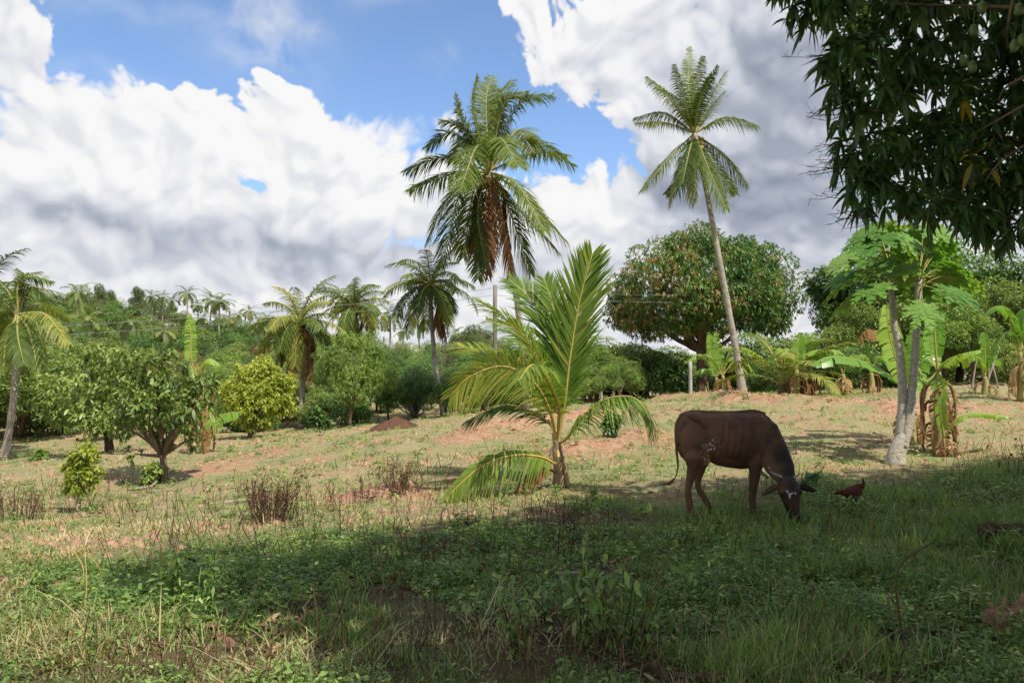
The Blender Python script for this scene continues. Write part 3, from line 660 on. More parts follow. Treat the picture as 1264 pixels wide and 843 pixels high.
for px, top, Y in [(118,348,90),(133,356,95),(167,352,105),(172,355,106),(590,398,60),(565,408,62),(601,405,64)]: put('feather', px, Y, top, 1.3 if px > 500 else .8)
# right-hand wood behind papaya
RW = 'trees of the right-hand wood behind the bananas'
for kind, px, Y, top, w in [('dark',1085,32,292,1.1),('dark',1180,33,300,1.2),('dark',1290,31,305,1.2),('mid',1235,29,340,1.0),('dark',1046,34,335,.7),('mid',1130,29.5,340,1.0),
     ('bright',1200,27,380,1.1),('bright',1165,28,350,1.0),('bright',1245,30,345,1.0),('mid',1055,29.5,370,1.0),('bushd',1060,28,420,.9),('bushd',1120,27.5,425,1),('bush',1245,26.5,420,.9),('bush',1000,31,430,.9),('bushd',945,34,440,1),('grey',985,42,425,1),('bushd',1290,28,430,1),
     ('bush',900,44,455,1.1),('grey',880,50,440,1),('bright',800,44,430,1),('mid',770,42,425,1),('bush',830,43,455,.9),('grey',845,52,440,1),('olive',925,48,430,1), ('dark',1350,34,290,1.2),('dark',1120,40,300,1.2)]:
    put(kind, px, Y, top, w, label={'dark':'dense dark tree of the wood behind the papaya and banana plants','mid':'mid green tree of the wood behind the papaya and banana plants'}.get(kind) if px > 1000 else None, group=RW if px > 1000 and kind in('dark','mid') else None)
for px, yy, tp in ((735,39,425),(762,43,418),(790,40,428),(815,45,425),(842,47,430),(870,49,435),(705,40,420)): put('bright' if px % 2 else 'bush', px, yy, tp, 1.5)
for px in range(930, 1400, 42): put('bushd' if px % 4 else 'bush', px, 40+(px % 7)*.5, 405+(px % 5)*5, 1.2)
# individual nearer trees -----------------------------------------
def branchy(t, b, ends, r0, mat, seed, fork=.35, parts=True):
    rg = np.random.default_rng(seed); b = np.asarray(b); mb = MB()
    c0 = np.mean(ends, axis=0); f = b+(c0-b)*np.array([.25,.25,fork])
    mb.tube(cat([b+[0,0,-.1], b+(f-b)*.5+rg.normal(0,.02,3), f], 10), np.linspace(r0*1.2, r0*.8, 10), 10, .5, .12, rg)
    for e in ends:
        m = (f+e)/2+rg.normal(0,.12,3)*np.linalg.norm(e-f)*.5
        mb.tube(cat([f-(f-b)*.08, m, e], 9), np.linspace(r0*.6, r0*.1, 9), 7, .5, .1, rg)
    return mb.build('trunk', mat, t, True)
def whorls(mb, pos, out, rg, k, ln, asp, r, droop, spread=.9):
    n = len(pos); ax = nrm(out+rg.normal(0,.35,(n,3)))
    p = np.repeat(pos, k, 0); a = np.repeat(ax, k, 0); d = nrm(a*.45+rdir(rg, n*k)*spread)
    l = np.repeat(ln*(.8+.4*rg.random(n)), k)*(.75+.5*rg.random(n*k))
    leaves(mb, p, d, l, l*asp, rg, np.clip(np.repeat(r, k)+.1*rg.normal(size=n*k), 0, 1), droop, 4, (.25,1,.85,.08))
def leafy_tree(name, label, px, Y, cl, n, k, leaf, asp, mat, bark, r0, seed, droop=.5, cat_='tree', fork=.35, group=None):
    """cl: clumps in picture terms (px, py, r_px, dy)"""
    b = on_ground(px, Y); t = thing(name, label, cat_, b, group); rg = np.random.default_rng(seed)
    C3 = [(*P(a, c, Y+dy), r*Y/F, .9) for a, c, r, dy in cl]
    branchy(t, b, [np.array(q[:3]) for q in C3], r0, bark, seed, fork)
    pos, d, i = crown_pts(rg, C3, n, .35); cr = rg.normal(size=len(C3))*.08
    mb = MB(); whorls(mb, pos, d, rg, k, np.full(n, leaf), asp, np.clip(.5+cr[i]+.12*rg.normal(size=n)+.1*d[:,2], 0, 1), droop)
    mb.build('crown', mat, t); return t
leafy_tree('cashew_tree', 'crooked small tree with large glossy leaves, nearest tree on the left of the pasture', 203, 15, [(215,470,30,0),(180,455,28,.4),(160,490,28,0),(185,500,30,-.4),(225,510,26,-.3),(205,530,24,.3),(245,490,20,0),(150,525,18,.2),(198,438,16,0),(238,540,14,.2),(135,480,16,.2),(165,560,10,0),(255,470,12,0),(225,448,12,.3)], 620, 6, .115, .42, M['leaf_a'], M['bark'], .07, 201, .45)
leafy_tree('broadleaf_tree', 'broad olive green tree with a dark trunk behind the crooked small tree', 137, 20, [(120,475,40,0),(85,490,36,.5),(150,455,36,0),(110,515,32,-.4),(70,505,25,.4),(160,500,30,0),(130,440,26,0),(145,520,26,-.5),(62,475,18,.3),(105,438,16,0),(170,470,20,.3)], 1050, 6, .125, .42, M['leaf_a'], M['bark_dark'], .10, 202, .45)
leafy_tree('sapling', 'small bright sapling with a thin white stem at the left of the pasture', 99, 11.5, [(105,560,16,0),(92,575,14,.1),(115,585,12,0),(100,592,18,-.1),(88,598,10,0)], 190, 6, .085, .5, M['leaf_c'], M['bark_pale'], .018, 203, .35)
leafy_tree('small_tree', 'small round tree with bright yellow-green leaves left of the coconut palms', 310, 24, [(320,470,30,0),(295,485,26,0),(340,490,26,0),(315,500,34,-.5),(290,500,16,.4),(350,500,16,.3),(325,452,16,.2),(352,470,14,0),(278,485,12,.2),(300,458,12,.1)], 1500, 7, .12, .4, M['leaf_c'], M['bark'], .09, 204, .4)
leafy_tree('feathery_tree', 'slim tree with a loose feathery bright green crown and slender brown trunk', 432, 26, [(440,440,34,0),(415,455,26,.3),(465,460,26,0),(440,470,34,-.4),(405,440,20,0),(455,425,22,.3),(480,470,14,.3),(425,420,14,0),(398,465,14,.3),(470,435,12,0)], 2600, 8, .10, .18, M['leaf_e'], M['bark'], .06, 205, .35)
leafy_tree('shrub', 'leafy shrub standing in the grass left of the slim feathery tree', 393, 25, [(393,515,10,0),(388,505,6,0),(400,520,7,0)], 160, 6, .14, .4, M['leaf_b'], M['bark'], .03, 206, .4, 'shrub')
leafy_tree('shrub', 'rounded shrub in the grass near the small sapling', 195, 14.8, [(188,580,10,0),(195,590,10,.2),(182,590,8,0)], 120, 6, .10, .45, M['leaf_a'], M['bark'], .02, 207, .4, 'shrub')
leafy_tree('shrub', 'small leafy shrub right of the young palm frond tip', 755, 15.5, [(752,525,8,0),(760,520,8,0),(755,515,6,0)], 90, 6, .11, .4, M['leaf_b'], M['bark'], .02, 208, .4, 'shrub')
leafy_tree('shrub', 'small green shrub beside the path of grass below the left trees', 47, 20, [(45,570,8,0),(50,562,8,0)], 90, 6, .11, .4, M['leaf_e'], M['bark'], .02, 209, .4, 'shrub')
leafy_tree('bush', 'dark rounded bush below the left side of the round mango tree', 828, 36, [(830,462,22,0),(812,470,16,0),(845,475,14,0)], 900, 7, .16, .35, M['leaf_b'], M['bark'], .07, 210, .4, 'bush')
for i, (px, Y, top) in enumerate([(742,36,430),(757,37,432),(778,38,440),(797,39,445)]):
    leafy_tree('slender_tree', 'slender young tree with a bare pale stem beneath the left edge of the mango crown', px, Y, [(px,top+10,14,0),(px+8,top+22,12,0),(px-8,top+24,12,.3)], 420, 7, .14, .3, M['leaf_e'], M['bark_pale'], .06, 220+i, .5, 'tree', .75, 'slender trees beside the mango tree')
# round mango tree
def round_mango():
    Y = 38; b = on_ground(867, Y); t = thing('mango_tree', 'big dome-shaped mango tree flushed with reddish new leaves', 'tree', b); rg = np.random.default_rng(300)
    s = Y/F; C = P(866, 372, Y); rx, rz_up, rz_dn = 121*s, 92*s, 62*s
    n = 150; d = rdir(rg, n*3); d = d[d[:,2] > -.62][:n]
    cl = []
    for q in d:
        rz = rz_up if q[2] > 0 else rz_dn
        sc = .74+.15*rg.random(); p = C+np.array([q[0]*rx*sc, q[1]*rx*sc, q[2]*rz*sc]); r = (12+13*rg.random())*s
        cl.append((*p, r, .9))
    for _ in range(30):
        q = rdir(rg,1)[0]*rg.random()*.6; cl.append((*(C+q*np.array([rx,rx,rz_dn])), 20*s, .9))
    ends = [np.array(cl[i][:3])*.75+np.array(C)*.25 for i in range(0, 150, 8)]
    mb = MB(); fk = b+[0,0,2.4]
    mb.tube(cat([b+[0,0,-.2], b+[0,0,.4], b+[0,0,1.4], fk], 14), [.46,.38,.33,.31,.30,.29,.28,.28,.28,.28,.29,.30,.31,.32], 14, .5, .12, rg)
    mb.build('trunk', M['bark_red'], t, True)
    for e in ends:
        m = fk+(e-fk)*.45+rg.normal(0,.3,3)+[0,0,-.1]
        MB().tube(cat([fk-[0,0,.25], m, e], 10), np.linspace(.15,.04,10), 8, .5, .15, rg).build('branch', M['bark_red'], t, True)
    n = 21000; pos, dd, i = crown_pts(rg, cl, n, .6); cr = rg.normal(size=len(cl))*.07
    flush = np.array([.13 if (c[0] < C[0]-.5) else 0 for c in cl])
    mb = MB(); whorls(mb, pos, dd, rg, 6, np.full(n, .14), .32, np.clip(.40+cr[i]+flush[i]+.12*rg.normal(size=n), 0, .98), .5, .9)
    mb.build('crown', M['mango_round'], t)
round_mango()
# ------------------------------------------------------------------ foreground mango tree
def big_mango():
    rg = np.random.default_rng(400); b = np.array([8.2, 2.6, g1(8.2, 2.6)])
    t = thing('mango_tree', 'big dark mango tree whose leafy boughs hang into the top right of the view', 'tree', b)
    bl = []; rb = 0
    def pb(px, py, r, Y): bl.append((*P(px, py-(16 if py > 200 else 4), Y), r*Y/F))
    # hanging skirt of foliage that the photograph shows
    for q in [(1010,15,42,6.2),(1045,70,48,6.3),(1070,130,48,6.4),(1075,180,45,6.5),(1062,222,38,6.5),(1095,250,38,6.6),(1110,40,80,6.9),(1130,130,80,7.1),(1140,210,65,7.0),(1130,262,28,6.8),
              (1190,60,90,7.3),(1200,160,85,7.5),(1200,245,55,7.2),(1195,280,28,6.6),(1265,80,90,7.6),(1270,180,85,7.4),(1265,265,50,7.0),(1255,300,26,6.6),(1340,120,110,7.4),(1340,250,80,7.2),
              (1120,-60,100,7.0),(1230,-60,110,7.6),(1340,-40,110,7.8),(1030,-60,70,6.5),(980,-40,45,6.0),(1150,270,26,7.2),(1225,290,30,7.3)]: pb(*q)
    # the rest of the crown overhead
    for q in CROWN: bl.append(q)
    n = 22000; r3 = np.array([q[3] for q in bl]); 
    pos, d, i = crown_pts(rg, [(*q, 1.0) for q in bl], n, .25)
    mb = MB(); whorls(mb, pos, nrm(d*.6+np.array([0,0,-.35])), rg, 10, np.full(n, .145), .26, np.clip(.45+.14*rg.normal(size=n), 0, .99), .5, .8)
    mb.build('crown', M['mango'], t)
    fk = b+[0,0,2.6]
    MB().tube(cat([b+[0,0,-.2], b+[0,0,.8], fk], 12), np.linspace(.55,.42,12), 16, .5, .12, rg).build('trunk', M['bark_dark'], t, True)
    for q in bl[46::1]:
        e = np.array(q[:3]); dist = np.linalg.norm(e-fk); m = fk+(e-fk)*.5+rg.normal(0,.25,3)+[0,0,.35]
        MB().tube(cat([fk-[0,0,.2], m, e], 14), np.linspace(.09,.010,14), 7, .5, .15, rg).build('branch', M['bark_dark'], t, True)
    # bare twigs, grey limbs in view
    for pts, r in [([P(1264,10,6.0),P(1200,8,6.2),P(1100,5,6.3)],.016),([P(1264,130,5.8),P(1220,155,6.0),P(1195,170,6.2)],.009),([P(1264,95,5.8),P(1240,110,6),P(1232,125,6.1)],.012),([P(1250,0,5.8),P(1243,40,5.9),P(1245,60,6)],.012),([P(1264,180,5.8),P(1235,200,6),P(1215,225,6)],.010)]:
        MB().tube(cat(pts, 10), np.linspace(r, r*.4, 10), 6, .5).build('branch', M['bark'], t, True)
    mb = MB()
    for (px, py) in [(1010,80),(1000,150),(1005,215),(1015,235),(1030,265),(1018,190),(985,75),(1040,275),(1010,205)]:
        for _ in range(3):
            e = P(px+rg.normal()*8-8, py+rg.normal()*8, 6.3); s0 = P(px+42, py-8, 6.5); m = (e+s0)/2+rg.normal(0,.03,3)
            mb.tube(cat([s0, m, e], 8), np.linspace(.004,.0015,8), 4, .3)
            for _k in range(5):
                q = s0+(e-s0)*(.4+.6*rg.random()); mb.tube([q, q+rg.normal(0,.045,3)], [.002,.001], 4, .3)
    mb.build('twig', M['bark_dark'], t)
    for (px, py, Y) in [(1252,57,5.9),(1262,50,5.8),(1202,38,6.0),(1200,83,6.0),(1190,75,6.1),(1258,12,6),(1212,10,6)]:
        c = P(px, py, Y); o = MB().blob(c, .034, .03, .05, 14, 10, rg.random()).tube([c+[0,0,.045], c+[.01,0,.16]], .003, 5, .2)
        o.build('mango', M['fruit'], t, True)
    pos = np.array([P(1212+rg.normal()*20, 200+rg.normal()*26, 6.7+rg.normal()*.15) for _ in range(14)])
    mb = MB(); whorls(mb, pos, rdir(rg, 14), rg, 2, np.full(14, .11), .3, np.full(14, .2), .8); mb.build('yellow_leaves', M['mango_yellow'], t)
def crown_from_shadow():
    """crown blobs overhead, standing where the tree's real shade falls"""
    out = []; off = SD[:2]/SD[2]
    for fx, fy, z, r in [(-2.35,6.25,6.6,.75),(-1.3,5.9,6.4,.95),(-1.0,6.8,6.6,1.0),(-.3,5.0,6.4,1.05),(.1,4.2,6.3,1.1),(0.4,6.0,6.3,1.4),(0.0,7.5,6.6,1.25),(1.2,8.1,6.7,1.35),(1.4,6.5,6.2,1.7),(2.5,8.7,6.8,1.45),(3.8,9.6,6.9,1.55),(5.0,10.3,7.2,1.5),
                         (6.2,11.0,7.2,1.6),(7.6,11.8,7.2,1.6),(9.0,12.4,7.3,1.7),(3,7.2,6.3,1.8),(5,8.5,6.6,1.9),(7,9.5,6.8,2.0),(9,10.4,7.0,2.0),(1.0,4.8,6.2,1.5),(2.8,5.4,6.0,1.8),(5,6.6,6.2,1.9),(7,7.6,6.4,2.0),(9,8.4,6.6,2.0),
                         (.5,3.3,6.2,1.3),(2.3,3.5,5.8,1.7),(4.5,4.5,6,1.9),(6.8,5.6,6.2,2.0),(9,6.4,6.2,2.0),(11,8,6.5,2.2),(11,11,7,2.0),(11,13,7,1.8)]:
        out.append((fx+off[0]*z, fy+off[1]*z, z, r))
    return out
CROWN = crown_from_shadow()
big_mango()
# ------------------------------------------------------------------ papaya
def papaya_leaf(mp, ml, base, tip, size, rg, r):
    mid = (base+tip)/2+[0,0,.06]; mp.tube(cat([base, mid, tip], 6), [.011,.010,.009,.008,.007,.006], 5, .5)
    out = nrm(tip-base); out[2] = 0; out = nrm(out+1e-6); side = np.array([-out[1], out[0], 0])
    tilt = np.array([0,0,-1.0])*(.55+.4*rg.random())
    fwd = nrm(out+tilt)
    for k, a in enumerate(np.radians([-150,-105,-62,-25,12,50,92,138])):
        a += rg.normal()*.06; d = nrm(fwd*math.cos(a)+side*math.sin(a)); l = size*(1-.16*abs(a)/PI*2)*(.9+.2*rg.random())
        n = 8; s = np.linspace(0,1,n); pts = tip+d*(s*l)[:,None]; pts[:,2] -= .22*l*s**2
        nn = nrm(np.cross(fwd, side)); wv = nrm(np.cross(d, nn))
        prof = np.array([.04,.30,.40,.26,.44,.24,.26,.02])*l
        ml.ribbons(pts[None], prof[None], wv[None], np.array([np.clip(r+.1*rg.normal(),0,1)]))
        for j, q in ((3,.28),(5,.22),(2,.2)):
            for sg in (-1,1):
                p0 = pts[j]; dd = nrm(d+sg*wv*1.0); pp = p0+dd*(np.array([0,.5,1])*l*q*1.25)[:,None]
                ml.ribbons(pp[None], (np.array([.16,.14,.01])*l)[None], nrm(np.cross(dd, nn))[None], np.array([r]))
def papaya():
    rg = np.random.default_rng(500); Y = 13.7; b = on_ground(1104, Y)
    t = thing('papaya_tree', 'twin-trunked papaya tree with big lobed leaves in the sunlit grass', 'tree', b)
    MB().tube(cat([b+[-.02,0,-.06], P(1107,560,Y), P(1112,546,Y), P(1116,536,Y)], 14), np.linspace(.17,.115,14), 14, .5, .08, rg).build('trunk', M['papaya_trunk'], t, True)
    tops = [P(1099,335,Y), P(1134,345,Y)]
    MB().tube(cat([P(1110,552,Y), P(1112,531,Y), P(1114,490,Y), P(1113,463,Y), P(1110,432,Y), P(1104,402,Y), P(1101,371,Y), tops[0]], 30), np.linspace(.085,.045,30), 12, .5, .08, rg).build('trunk', M['papaya_trunk'], t, True)
    MB().tube(cat([P(1113,552,Y-.05), P(1120,531,Y-.05), P(1125,490,Y-.05), P(1127.5,463,Y-.05), P(1131.5,402,Y), tops[1]], 30), np.linspace(.09,.05,30), 12, .5, .08, rg).build('trunk', M['papaya_trunk'], t, True)
    specs = [(0,1055,318),(0,1072,335),(0,1085,300),(0,1115,345),(0,1045,345),(0,1035,360),(0,1105,322),(0,1095,288),(0,1060,300),(0,1078,360),(0,1120,300),(0,1070,290),
             (1,1135,360),(1,1160,350),(1,1172,335),(1,1180,345),(1,1150,320),(1,1130,300),(1,1165,308),(1,1190,355),(1,1140,385),(1,1145,300),(1,1155,288),(1,1178,365),(1,1120,335),(1,1110,300),
             (0,1050,375),(0,1088,330),(1,1168,372),(0,1040,325),(0,1082,288),(1,1140,290)]
    for w, px, py in specs:
        mp, ml = MB(), MB(); dy = rg.uniform(-.75,.75)
        papaya_leaf(mp, ml, tops[w]+[0,0,rg.uniform(-.15,.1)], P(px, py-6, Y+dy), rg.uniform(.36,.50), rg, np.clip(.5+.2*rg.normal(), .1, .95))
        o = mp.build('petiole', M['rachis'], t); ml.build('leaf', M['papaya'], o)
papaya()
# ------------------------------------------------------------------ bananas
def banana_leaf(mr, ml, pts, rg, wid, r, tears=.25, hang=.35, up=None, n=70):
    c = cat(pts, 30); seg = np.linalg.norm(np.diff(c, axis=0), axis=1); L = np.concatenate([[0], np.cumsum(seg)]); tot = L[-1]; L /= tot
    t = nrm(np.gradient(c, axis=0)); nn = np.array([0,0,1.0]) if up is None else np.asarray(up, float); N = []
    out = (c[-1]-c[0])*[1,1,0]; 
    if up is None: nn = nn-.3*nrm(out)
    for i in range(len(c)):
        nn = nn-(nn@t[i])*t[i]; nn = nn/(np.linalg.norm(nn)+1e-9); N.append(nn)
    N = np.array(N); mr.tube(c, .022*(1-L)+.005, 6, .6)
    s = np.linspace(.16, .99, n)
    def itp(a): return np.stack([np.interp(s, L, a[:,i]) for i in range(3)], 1)
    B = itp(c); T = nrm(itp(t)); Nn = nrm(itp(N)); S = nrm(np.cross(T, Nn)); u = (s-.16)/.83
    ln = wid*np.clip(np.sin(PI*(.06+.90*u**.9)), .05, 1)**.5; sp = tot*.83/(n-1)*1.06
    for sg in (-1,1):
        tear = np.cumsum((rg.random(n) < tears)); off = rg.normal(size=tear.max()+2)[tear]
        d = nrm(S*sg+T*(.25+.12*off[:,None])+Nn*(.28+.22*off[:,None]))
        ks = np.linspace(0,1,4); p = B[:,None]+d[:,None]*(ln[:,None]*ks[None])[...,None]
        p[...,2] -= (hang*ln*(1+.5*off))[:,None]*ks[None]**2
        keep = np.concatenate([[True], np.diff(tear) == 0]) | (rg.random(n) < .6)
        wprof = np.array([1,1,.97,.8])[None]*np.ones(n)[:,None]*sp
        ml.ribbons(p[keep], wprof[keep], nrm(T+.12*off[:,None]*Nn)[keep], np.clip(r+.05*off+.03*rg.normal(size=n), 0, 1)[keep])
def banana(label, px, Y, hpx, lv, seed, dry=6, group=None, dryh=.9, rad=.10):
    rg = np.random.default_rng(seed); b = on_ground(px, Y); top = b+[0,0,hpx*Y/F]
    t = thing('banana_plant', label, 'banana plant', b, group)
    if rad: MB().tube(cat([b+[0,0,-.05], (b+top)/2+[.02,0,0], top], 10), np.linspace(rad*1.15, rad*.55, 10), 12, .5, .06, rg).build('stem', M['banana_stem'], t, True)
    for L in lv:
        pts = [top]+[P(*q[:2], Y+(q[2] if len(q) > 2 else 0)) for q in L['p']]
        mr, ml = MB(), MB(); banana_leaf(mr, ml, pts, rg, L.get('w', .28), L.get('r', .5), L.get('t', .25), L.get('h', .35), L.get('up'))
        o = mr.build('leaf', M['rachis'] if not L.get('dry') else M['rachis_dry'], t, True); ml.build('leaf_blade', M['banana_dry'] if L.get('dry') else M['banana'], o)
    for i in range(dry):
        a = rg.random()*2*PI; h0 = (b[2]+(top[2]-b[2])*(.35+.6*rg.random())); p0 = np.array([b[0]+.08*math.cos(a), b[1]+.08*math.sin(a), h0])
        l = min(dryh*(.5+.6*rg.random()), (h0-b[2])*.98+.05); o3 = np.array([math.cos(a), math.sin(a), 0])
        pts = [p0, p0+o3*.13+[0,0,-.1*l], p0+o3*.2+[0,0,-.6*l], p0+o3*.16+[0,0,-l]]
        mr, ml = MB(), MB(); banana_leaf(mr, ml, pts, rg, .11, rg.random(), .5, .2, o3, 26)
        o = mr.build('dead_leaf', M['rachis_dry'], t); ml.build('leaf_blade', M['banana_dry'], o)
    return t
VU = (0,-1,0)
banana('banana plant with dead leaves round its stem, just right of the papaya trunks', 1157, 15.2, 100,
       [dict(p=[(1154,420),(1152,380),(1152,345)],w=.22,r=.45,up=(.2,-1,0),t=.4), dict(p=[(1170,445,-.3),(1190,437,-.5),(1212,432,-.6)],w=.22,r=.8,h=.8), dict(p=[(1150,440,.3),(1146,400,.4)],w=.2,r=.6,up=VU),
        dict(p=[(1142,470,0),(1128,440,.2)],w=.16,r=.5), dict(p=[(1160,478,-.3),(1170,470,-.5)],w=.15,r=.7)], 601, 14)
banana('low banana sucker with a single wide leaf in the grass behind the papaya', 1163, 14.9, 22, [dict(p=[(1180,518,-.1),(1205,510,-.2),(1243,514,-.3)],w=.13,r=.75,h=.9,t=.12),dict(p=[(1160,500,-.1),(1166,478,-.1)],w=.13,r=.6,up=VU)], 602, 6, rad=.07)
banana('banana plant with tall upright leaves directly behind the papaya trunks', 1122, 16.2, 60,
       [dict(p=[(1108,450),(1097,410),(1093,376)],w=.28,r=.85,up=(.1,-1,0),t=.25), dict(p=[(1126,440),(1130,400)],w=.22,r=.3,up=VU), dict(p=[(1100,465,.2),(1070,448,.2),(1030,440,.1),(1002,450,0)],w=.24,r=.45,h=.8,t=.2),
        dict(p=[(1108,440,.5),(1090,415,.6),(1070,408,.6),(1058,424,.6)],w=.13,r=.3,dry=True,h=1.1,t=.6), dict(p=[(1135,460,.3),(1140,430,.3)],w=.18,r=.5,up=VU)], 603, 8)
for i, (px, Y, hp) in enumerate([(983,24,34),(992,24.2,30),(1000,24.4,34)]):
    banana('banana plant in the row of dead brown stems beside the young palm', px, Y, hp, [dict(p=[(px+8,440),(px+30,432),(px+45,442)],w=.25,r=.7,h=.7), dict(p=[(px-8,440),(px-22,430),(px-30,445)],w=.25,r=.6,h=.7), dict(p=[(px+2,430),(px+4,410)],w=.22,r=.6,up=VU)], 610+i, 9, 'banana plants beside the young palm', 1.2)
for i, (px, Y, hp, dx) in enumerate([(892,29,28,-1),(884,30,25,1)]):
    banana(('arching-leaved banana plant just left of the leaning palm trunk','yellowing banana plant between the mango trunk and the leaning palm')[i], px, Y, hp,
        [dict(p=[(px-18,438),(px-38,447)],w=.22,r=.7,h=.8), dict(p=[(px+20,440),(px+40,462)],w=.22,r=.75,h=.8), dict(p=[(px+10,432),(px+28,430),(px+48,440)],w=.24,r=.7,h=.8), dict(p=[(px-6,430),(px-9,410)],w=.2,r=.6,up=VU),dict(p=[(px-15,455),(px-28,462)],w=.2,r=.4,h=.8)], 620+i, 7)
banana('banana plant in the corner of the wood at the right edge', 1259, 22, 60, [dict(p=[(1245,388),(1230,378),(1215,390)],w=.3,r=.3,h=.6), dict(p=[(1265,385),(1280,380)],w=.3,r=.3), dict(p=[(1245,410),(1232,425),(1228,440)],w=.28,r=.3,h=.6),dict(p=[(1270,400),(1290,430)],w=.28,r=.3,h=.6)], 630, 8)
banana('small banana plant among the bushes at the right wood edge', 1215, 23.5, 22, [dict(p=[(1222,440),(1235,450)],w=.25,r=.4,h=.6), dict(p=[(1205,440),(1192,448)],w=.25,r=.6,h=.6), dict(p=[(1216,430),(1214,410)],w=.22,r=.5,up=VU)], 631, 5)
for i, px in enumerate([1040, 1075]):
    banana('banana plant at the shaded foot of the wood behind the papaya', px, 24.5, 25, [dict(p=[(px+10,440),(px+26,450)],w=.25,r=.4,h=.6), dict(p=[(px-10,438),(px-26,450)],w=.25,r=.5,h=.6)], 640+i, 7, 'banana plants at the foot of the wood')
banana('tall thin banana plant with a torn upright leaf behind the small left trees', 250, 18.5, 88,
       [dict(p=[(237,448),(236,420),(234,388)],w=.15,r=.8,up=(.3,-1,0),t=.5), dict(p=[(248,455),(258,443),(272,450)],w=.18,r=.85,h=.9), dict(p=[(240,455),(232,440)],w=.15,r=.9,up=VU,dry=True),
        dict(p=[(262,520,-.2),(278,512,-.2),(298,508,-.2)],w=.16,r=.6,h=.9) ], 650, 12, dryh=1.3, rad=.08)
# ------------------------------------------------------------------ weeds and shrubs that stand out
def stalk_clump(name, label, px, Y, n, h, spread, seed, mat, leafn=0, leaf=.05, lmat=None, lean=.3, catg='weed', asp=.35, group=None, headn=0):
    rg = np.random.default_rng(seed); b = on_ground(px, Y); t = thing(name, label, catg, b, group); mb = MB(); lp = []; ld = []
    for i in range(n):
        a = rg.random()*2*PI; r = (spread if n > 14 else .01)*rg.random()**.7; x, y = b[0]+r*math.cos(a), b[1]+r*math.sin(a); p0 = np.array([x, y, b[2]-.02+(0 if spread < .3 else g1(x, y)-b[2])])
        hh = h*(.5+.55*rg.random()); d = np.array([math.cos(a)*lean*rg.random(), math.sin(a)*lean*rg.random(), 1])
        pts = cat([p0, p0+d*hh*.5+rg.normal(0,.02,3), p0+d*hh+rg.normal(0,.05*h,3)], 8); mb.tube(pts, np.linspace(.0045,.0018,8), 4, rg.random())
        for j in range(3 if headn else 2):
            q = pts[rg.integers(3,7)]; e = q+nrm(rg.normal(size=3)+[0,0,1])*hh*.22; mb.tube([q, e], [.002,.0012], 4, rg.random())
            for _ in range(headn): lp.append(e+rg.normal(0,.012,3)); ld.append(nrm(rg.normal(size=3)))
        for _ in range(leafn): lp.append(pts[rg.integers(1,8)]+rg.normal(0,.01,3)); ld.append(nrm(rg.normal(size=3)+np.array([0,0,.1])))
    mb.build('stems', mat, t)
    if lp:
        m2 = MB(); ln = leaf*(.6+.8*rg.random(len(lp))); leaves(m2, np.array(lp), np.array(ld), ln, ln*asp, rg, np.clip(.5+.2*rg.normal(size=len(lp)),0,1), .4, 4, (.25,1,.8,.1)); m2.build('leaves', lmat or mat, t)
    return t
stalk_clump('dry_weed_clump', 'biggest clump of dead brown weed stalks at the edge of the shade on the left', 335, 8.8, 60, .55, .28, 701, M['weed_dry'], 12, .035, None, .35, headn=3)
stalk_clump('dry_weed_clump', 'dead weed stalks on the little orange mound left of the young palm', 497, 10.3, 34, .42, .22, 702, M['weed_dry'], 8, .03, None, .3, headn=3)
stalk_clump('dry_weed_clump', 'sparse row of dead weeds left of the little orange mound', 452, 10.0, 26, .35, .5, 703, M['weed_dry'], 6, .03, None, .3, headn=2)
stalk_clump('dry_weed_clump', 'thin brown dead weeds at the far left edge of the pasture', 20, 10.2, 60, .45, .45, 704, M['litter'], 6, .03, None, .3, headn=1)
stalk_clump('dry_weed_clump', 'two lone dead weed stalks right of the biggest dead clump', 382, 9.2, 3, .5, .08, 705, M['weed_dry'], 6, .03, None, .1, headn=2)
stalk_clump('leafy_weed', 'tall leafy weed catching the sun at the shade edge in the left foreground', 222, 5.4, 9, .38, .12, 706, M['weed'], 16, .06, M['weed'], .35)
stalk_clump('leafy_weed', 'leafy weed with upright stems just right of the sunlit one in the left foreground', 262, 5.1, 8, .34, .12, 707, M['weed'], 14, .05, M['weed'], .3)
stalk_clump('leafy_weed', 'low leafy weed in the sun at the far left foreground', 55, 5.7, 8, .25, .14, 708, M['weed'], 14, .05, M['weed'], .4)
stalk_clump('flowering_weed', 'pale leafy weed with pinkish flower heads cut by the bottom edge', 437, 3.55, 12, .19, .10, 709, M['weed'], 10, .05, M['leaf_c'], .4)
stalk_clump('bush', 'dark leafy bush with bare brown twigs in the shaded foreground right of centre', 735, 4.7, 34, .62, .26, 710, M['weed_dry'], 14, .055, M['weed'], .5, 'bush', .5)
stalk_clump('leafy_weed', 'leafy weed with reddish stems in the shade below the young palm', 640, 4.4, 14, .36, .22, 711, M['weed_dry'], 12, .05, M['weed'], .4, asp=.5)
stalk_clump('leafy_weed', 'big-leaved weed standing just behind the right side of the cow', 1000, 10.6, 3, .34, .08, 712, M['weed'], 6, .16, M['leaf_b'], .4, asp=.85)
stalk_clump('leafy_weed', 'tufted weed with straw stems at the bottom left corner of the view', 90, 4.4, 16, .22, .3, 718, M['litter'], 5, .03, M['weed'], .5)
stalk_clump('leafy_weed', 'bright green weed at the feet of the cow', 882, 7.7, 7, .26, .12, 713, M['weed'], 16, .07, M['leaf_e'], .3, asp=.4)
stalk_clump('dry_bush', 'sparse bush with curled dead leaves at the right edge of the shade', 1258, 11.2, 22, .62, .25, 714, M['weed_dry'], 6, .06, M['weed_dry'], .75, 'bush', .5)
